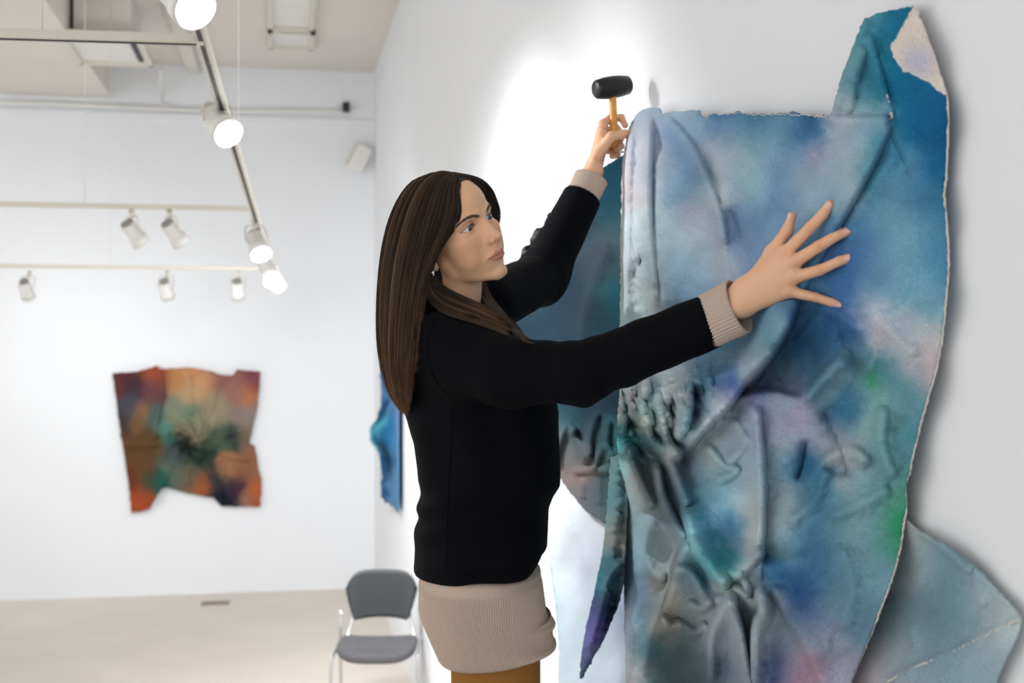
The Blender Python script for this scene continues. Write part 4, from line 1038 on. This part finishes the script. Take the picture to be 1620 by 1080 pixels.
# ribbed knit dress showing below the jacket
def dress():
    n, k = 176 * 6, 60; a = np.arange(n) * 2 * np.pi / n; V = []
    for i in range(k):
        t_ = i / (k - 1)
        for_z = []
        zt = -.36 - .02 * 0; zb = -.585 + .026 * (np.cos(a) * .5 + .5)
        z = zt + (zb - zt) * t_
        l = np.interp(z, sz[so], szl[so]); r = np.interp(z, sz[so], szr[so]); hy = np.interp(z, sz[so], SEC[so, 3])
        cx, hx = (l + r) / 2, (r - l) / 2; e = 2.25
        cs, sn = np.cos(a), np.sin(a); rr = (np.abs(cs)**e + np.abs(sn)**e)**(-1 / e)
        amp = .0013 * np.clip((-.442 - z) / .006, 0, 1)
        rib = amp * np.cos(a * 176)
        fr = np.exp(-((np.mod(a + np.pi, 2*np.pi) - np.pi + .15) / .75)**2)
        zc = z + .02 * np.cos(a)
        fold = .011 * fr * (np.exp(-((zc + .503) / .010)**2) + 1.25 * np.exp(-((zc + .543 ) / .010)**2)) * np.clip(1 + np.cos(a) * .4, 0, 2)
        sag = .003 * np.sin(z * 60 + a * 2) * np.clip(np.sin(-a), 0, 1)
        g = -.004 - .012 * np.clip((z + .425) / .01, 0, 1) + rib + fold + sag
        if t_ > .985: g = g - .002
        V.append(np.stack([cx + (hx * rr + g) * cs, DT + (hy * rr + g) * sn, z], -1))
    # turned under hem
    V.append(V[-1] * [1, 1, 1] + np.stack([-.006 * np.cos(a), -.006 * np.sin(a), .004 + 0 * a], -1))
    V.append(V[-1] + np.stack([-.004 * np.cos(a), -.004 * np.sin(a), .05 + 0 * a], -1))
    V = np.concatenate(V); kk = k + 2
    Fc = [(i*n+j, (i+1)*n+j, (i+1)*n+(j+1) % n, i*n+(j+1) % n) for i in range(kk-1) for j in range(n)]
    mesh('knit_dress', C2W(V), Fc, m_knit, WOMAN)
dress()
m_leg = mat('mustard cloth', (142, 98, 42), .85, spec=.2, bump=.3, bscale=500)
def legs_sdf(p):
    d = None
    for k, dd in ((0, 2.282), (1, 2.438)):
        xh = -.032 + .006 * k
        e = s_chain(p, [(xh, dd, -.50), (xh + .002, dd, -.66), (xh + .012, dd, -.90), (xh - .004, dd, -1.24)], [.080, .079, .058, .042])
        d = e if d is None else smin(d, e, .02)
    return np.maximum(d, np.maximum(p[..., 2] + .50, -1.25 - p[..., 2]))
V, Q = surface_nets(legs_sdf, (-.16, 2.14, -1.29), (.12, 2.58, -.48), .008)
mesh('trousers', C2W(V), Q, m_leg, WOMAN)
m_shoe = mat('black shoe leather', (28, 26, 26), .5)
for dd, xh in ((2.272, -.022), (2.448, -.014)):
    def shoe_sdf(p):
        d = smin(s_cap(p, (xh - .02, dd, -1.300), (xh + .15, dd, -1.312), .042, .036), s_cap(p, (xh - .004, dd, -1.24), (xh - .01, dd, -1.30), .05, .045), .03)
        return np.maximum(d, -1.339 - p[..., 2])
    V, Q = surface_nets(shoe_sdf, (xh - .1, dd - .08, -1.36), (xh + .22, dd + .08, -1.17), .006)
    mesh('shoe', C2W(V), Q, m_shoe, WOMAN)

# ------------------------------------------------------------------ hair
m_hair = mat('brown hair', rough=.48, attr='col', spec=.28)
m_under = mat('dark hair base', (38, 28, 22), .55, spec=.3)
HAIR = empty('hair', C2W(H2C((0, 0, 60)))); HAIR.parent = WOMAN; HAIR.location = tuple(C2W(H2C((0, 0, 60))) - base)
def cap_sdf(p):
    d = s_ell(p, (0, -3, 50), (75, 94.5, 78)); z = p[..., 2]
    yh = np.interp(z, [-60, -10, 20, 45, 70, 88, 100, 112], [-10, 2, 18, 42, 58, 72, 86, 200]).astype(np.float32)
    d = smax(d, p[..., 1] - yh, 3)
    return d
V, Q = surface_nets(cap_sdf, (-86, -106, -36), (86, 104, 136), 3.5)
mesh('hair_base', C2W(H2C(V)), Q, m_under, HAIR)
G = [
 [(727,281,2.285),(727,304,2.262),(730,326,2.245),(728,346,2.238),(717,364,2.235),(702,384,2.238),(688,404,2.238),(677,432,2.238),(669,470,2.225),(664,520,2.19),(660,570,2.16)],
 [(722,276,2.30),(716,297,2.258),(714,328,2.232),(706,358,2.222),(686,398,2.215),(665,455,2.21),(657,505,2.185),(652,555,2.165),(650,585,2.17),(649,610,2.18)],
 [(714,272,2.31),(697,290,2.262),(682,328,2.226),(667,378,2.215),(654,436,2.21),(645,495,2.20),(641,550,2.19),(641,590,2.20),(643,620,2.21),(645,640,2.215)],
 [(703,270,2.32),(677,287,2.276),(657,328,2.24),(640,386,2.225),(628,450,2.225),(622,520,2.225),(622,570,2.23),(627,605,2.24),(634,632,2.25),(643,653,2.255)],
 [(693,271,2.34),(662,285,2.306),(638,323,2.276),(622,376,2.262),(612,440,2.262),(609,510,2.262),(611,560,2.265),(618,600,2.27),(628,630,2.275),(641,652,2.275)],
 [(684,273,2.36),(650,290,2.345),(624,332,2.33),(609,388,2.33),(602,455,2.33),(601,520,2.325),(605,565,2.32),(613,600,2.315),(623,628,2.31),(637,648,2.30)],
 [(688,273,2.40),(658,288,2.42),(634,326,2.43),(618,384,2.43),(610,450,2.42),(608,520,2.40),(611,565,2.38),(617,600,2.37),(625,625,2.36),(636,643,2.34)]]
GH = [
 [(724,276,2.29),(746,286,2.297),(758,296,2.31),(767,309,2.325),(773,322,2.342),(776,334,2.36),(774,350,2.40),(770,370,2.42)],
 [(722,274,2.30),(752,282,2.32),(769,295,2.345),(779,314,2.37),(785,334,2.39),(785,350,2.405),(778,370,2.43),(770,400,2.44)],
 [(718,272,2.32),(754,281,2.35),(773,297,2.38),(783,318,2.40),(788,338,2.42),(784,356,2.43),(776,380,2.44),(768,410,2.44)]]
GB = [   # locks round the neck, over the collar
 [(681,428,2.25),(691,445,2.262),(706,458,2.27),(726,468,2.268),(747,476,2.265),(767,484,2.268),(786,494,2.27)],
 [(676,436,2.245),(686,458,2.256),(704,473,2.258),(728,483,2.252),(754,492,2.25),(778,502,2.255),(800,514,2.258)],
 [(670,446,2.235),(678,474,2.235),(696,492,2.225),(722,503,2.215),(752,512,2.212),(780,521,2.215),(806,531,2.218)],
 [(768,446,2.40),(776,466,2.385),(787,483,2.36),(800,500,2.335),(815,516,2.31),(828,530,2.29),(842,541,2.275)],
 [(762,462,2.37),(770,480,2.35),(782,495,2.325),(796,509,2.305),(812,523,2.285),(826,534,2.275),(838,543,2.27)]]
def ray_skull(px, py, r=(79.5, 98, 83)):
    # depth at which the line of sight meets the outside of the hair-covered skull
    ce = np.array([0, -3, 50.]); r = np.array(r); o = (C2H(np.zeros(3)) - ce) / r; v = (C2H(PC(px, py, 1.0)) - C2H(np.zeros(3))) / r
    a, b, c = v @ v, 2 * o @ v, o @ o - 1; D = b * b - 4 * a * c
    return (-b - math.sqrt(D)) / (2 * a) if D > 0 else None
for g in G[:5]:
    for i, (a_, b_, d_) in enumerate(g):
        q = ray_skull(a_, b_); hz = C2H(PC(a_, b_, d_))[2]
        if q is not None:
            w_ = min(1, max(0, (hz + 15) / 50)); q = min(q, d_ + .012); g[i] = (a_, b_, q * w_ + min(d_, q if hz > -30 else 9) * (1 - w_))
def jack_front(px, py):
    ds = np.linspace(1.95, 2.75, 500); s = jacket_sdf(PC(px, py, ds).astype(np.float32)); i = int(np.argmax(s < 0))
    return ds[i] if s[i] < 0 else None
for gs in (G, GB):
    for g in gs:
        for i, (a_, b_, d_) in enumerate(g):
            q = jack_front(a_, b_)
            if q is not None and (gs is GB or b_ > 480): g[i] = (a_, b_, min(d_, q - .007))
def bundle(guides, count, npt, thick, seedv, r0=.00042, wave=.0016, ends=.12, bright=1.0):
    g = np.array([catmull(PC(*np.array(q, float).T), npt) for q in guides]); K = len(g)
    rg = np.random.default_rng(seedv); s = rg.random(count) * (K - 1); i = np.clip(s.astype(int), 0, K - 2); f = (s - i)[:, None, None]
    # smooth across guides
    p0, p1, p2, p3 = g[np.maximum(i-1, 0)], g[i], g[i+1], g[np.minimum(i+2, K-1)]
    pts = .5 * ((2*p1) + (-p0+p2)*f + (2*p0-5*p1+4*p2-p3)*f**2 + (-p0+3*p1-3*p2+p3)*f**3)
    t = np.linspace(0, 1, npt)[None, :, None]
    lay = rg.random((count, 1, 1))
    out = unit(pts - np.array([-.12, 2.345, 0]) * 1.0 - np.stack([0*pts[..., 0], 0*pts[..., 0], pts[..., 2] - np.clip(pts[..., 2], -.2, .13) * .6], -1) * 0)
    cen = H2C((0, -5, 30)); out = pts - cen; out[..., 2] *= .4; out = unit(out)
    pts = pts - out * (lay * thick * (0.25 + .75 * np.sin(np.pi * np.clip(t * .9 + .1, 0, 1))))
    cl = np.floor(s * 9 + .4 * rg.normal(0, 1, count)); ph = (cl * 1.7)[:, None]; tt = t[..., 0]
    pts = pts + out * ((vnoise(cl * 1.37, cl * 0, seedv) - .5) * .012)[:, None, None] * np.clip(t * 3, 0, 1)
    wv = wave * np.sin(tt * 7 + ph) * tt + rg.normal(0, .0011, (count, 1)) * (1 + tt) + .0022 * np.sin(ph * 3.1) * tt
    pts[..., 0] += wv; pts[..., 1] += wave * np.cos(tt * 6 + ph * 1.3) * tt + rg.normal(0, .0015, (count, 1))
    hp = C2H(pts); ce = np.array([0, -3, 50.]); k0 = np.linalg.norm((hp - ce) / np.array([75.8, 95.5, 79]), axis=-1)
    hp2 = ce + (hp - ce) / np.minimum(k0, 1)[..., None]; kk = np.clip((hp[..., 2] + 5) / 25, 0, 1)[..., None]; pts = H2C(hp * (1 - kk) + hp2 * kk)
    cut = 1 - rg.random((count, 1)) ** 2 * ends
    # resample to the strand's own length
    tq = np.linspace(0, 1, npt)[None] * cut * (npt - 1); a = np.clip(tq.astype(int), 0, npt - 2); fr = (tq - a)[..., None]
    ar = np.arange(count)[:, None]; pts = pts[ar, a] * (1 - fr) + pts[ar, a + 1] * fr
    T = unit(np.gradient(pts, axis=1)); U = unit(np.cross(T, np.array([.3, 1.0, .1]))); W = np.cross(T, U)
    rad = r0 * (1 - .75 * np.linspace(0, 1, npt)**3)[None, :, None] * (.7 + .6 * rg.random((count, 1, 1)))
    V = np.stack([pts + rad * (math.cos(a_) * U + math.sin(a_) * W) for a_ in (0, 2.094, 4.189)], 2)     # count,npt,3,3
    idx = np.arange(count * npt * 3).reshape(count, npt, 3)
    Q = np.concatenate([np.stack([idx[:, :-1, j], idx[:, :-1, (j+1) % 3], idx[:, 1:, (j+1) % 3], idx[:, 1:, j]], -1).reshape(-1, 4) for j in range(3)])
    tone = np.clip(rg.random(count) ** 2.2 * .75 + .45 * (vnoise(cl * 3.1, cl * 0, seedv + 3) > .66), 0, 1)[:, None, None]
    tip = np.clip((np.linspace(0, 1, npt) - .35) / .65, 0, 1)[None, :, None]
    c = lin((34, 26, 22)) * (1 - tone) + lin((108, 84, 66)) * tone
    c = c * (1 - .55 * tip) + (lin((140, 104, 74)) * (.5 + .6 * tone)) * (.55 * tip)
    if len(guides) > 5: c = c * np.interp(s, [0, 1.5, 3, 5], [.6, .75, 1.1, 1.15])[:, None, None]  # front strands darkened, back ones lightened: the highlight is in the colour
    c = np.repeat((c * bright)[:, :, None, :], 3, 2).reshape(-1, 3)
    return C2W(V.reshape(-1, 3)), Q, c
def under(name, guides, push, npt=30, k=40):
    g = np.array([catmull(PC(*np.array(q, float).T), npt) for q in guides]); K = len(g)
    g = np.stack([catmull(g[:, j], k) for j in range(npt)], 1)
    cen = H2C((0, -5, 30)); o_ = g - cen; o_[..., 2] *= .4; o_ = unit(o_)
    n = g[:, :-2] - o_[:, :-2] * push; npt -= 2
    o = mesh(name, C2W(n.reshape(-1, 3)), grid_faces(k, npt), m_under, HAIR)
    md = o.modifiers.new('thickness', 'SOLIDIFY'); md.thickness = .003; md.offset = 0
under('hair_underlayer', G, .011)
V, Fc = tube(P(*np.array([(672,425,2.33),(668,455,2.325),(664,490,2.315),(660,525,2.30)]).T), [.040, .042, .040, .030], 16); mesh('hair_base', V, Fc, m_under, HAIR)
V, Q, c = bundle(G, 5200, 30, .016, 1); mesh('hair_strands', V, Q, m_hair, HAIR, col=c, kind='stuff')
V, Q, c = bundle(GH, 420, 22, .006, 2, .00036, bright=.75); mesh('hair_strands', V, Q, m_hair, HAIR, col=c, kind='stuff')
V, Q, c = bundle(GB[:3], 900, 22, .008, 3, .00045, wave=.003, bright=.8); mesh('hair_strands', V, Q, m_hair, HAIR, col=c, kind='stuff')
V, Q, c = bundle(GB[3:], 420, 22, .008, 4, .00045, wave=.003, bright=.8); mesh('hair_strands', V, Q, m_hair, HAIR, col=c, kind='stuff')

# ------------------------------------------------------------------ mallet
m_rub = mat('black rubber', (11, 14, 18), .4, spec=.4)
m_wood = mat('varnished wood', (214, 150, 70), .4, mottle=.12, mscale=60)
hc = PC(968.7, 138, 2.87); haxC = unit(np.array([.071, .034, .0165]))
top = C2W(hc); hax = unit(C2W(haxC) - C2W([0, 0, 0]))
hdn = unit(C2W(PC(971.5, 215, 2.862)) - top)
t = empty('rubber_mallet', C2W(PC(971, 212, 2.865)), 'black rubber mallet with a wooden handle held up in her far hand', 'mallet')
HL = .044
mesh('mallet_head', *lathe(top, hax, [(-HL-.0005, .001), (-HL, .0185), (-HL+.003, .0212), (-.020, .0245), (0, .0255), (.020, .0245), (HL-.003, .0212), (HL, .0185), (HL+.0005, .001)], 40), m_rub, t)
mesh('handle', *lathe(top - hdn * .02, hdn, [(0, .0075), (.03, .0082), (.10, .0090), (.15, .0095), (.158, .007)], 20), m_wood, t)
# push pin by the fingertips
pc = PC(981, 240, 2.84); o = mesh('push_pin', *lathe(C2W(pc), C2W([.9, .3, 0]) - C2W([0, 0, 0]), [(0, .0015), (.001, .0042), (.003, .0042), (.005, .002), (.011, .002), (.012, .0035), (.014, .0035)], 14), mat('white plastic', (235, 235, 235), .3), root=C2W(pc))
tag(o, 'tiny white push pin held under her raised far hand', 'pin')

# ------------------------------------------------------------------ platform she stands on (below the frame)
c = base.copy(); fz = c[2]
t = empty('work_platform', c * [1, 1, 0], 'low work platform under her feet, below the picture', 'platform')
ax = np.array([[CA, -SA, 0], [SA, CA, 0], [0, 0, 1.0]])
bevel(mesh('deck', *box([c[0], c[1], fz - .02], (.7, .6, .04), ax), m_grey, t, False), .005)
for a in (-1, 1):
    for b in (-1, 1):
        q = c + ax[0] * .31 * a + ax[1] * .26 * b
        mesh('leg', *box([q[0], q[1], (fz - .04) / 2], (.04, .04, fz - .04), ax), m_grey, t, False)
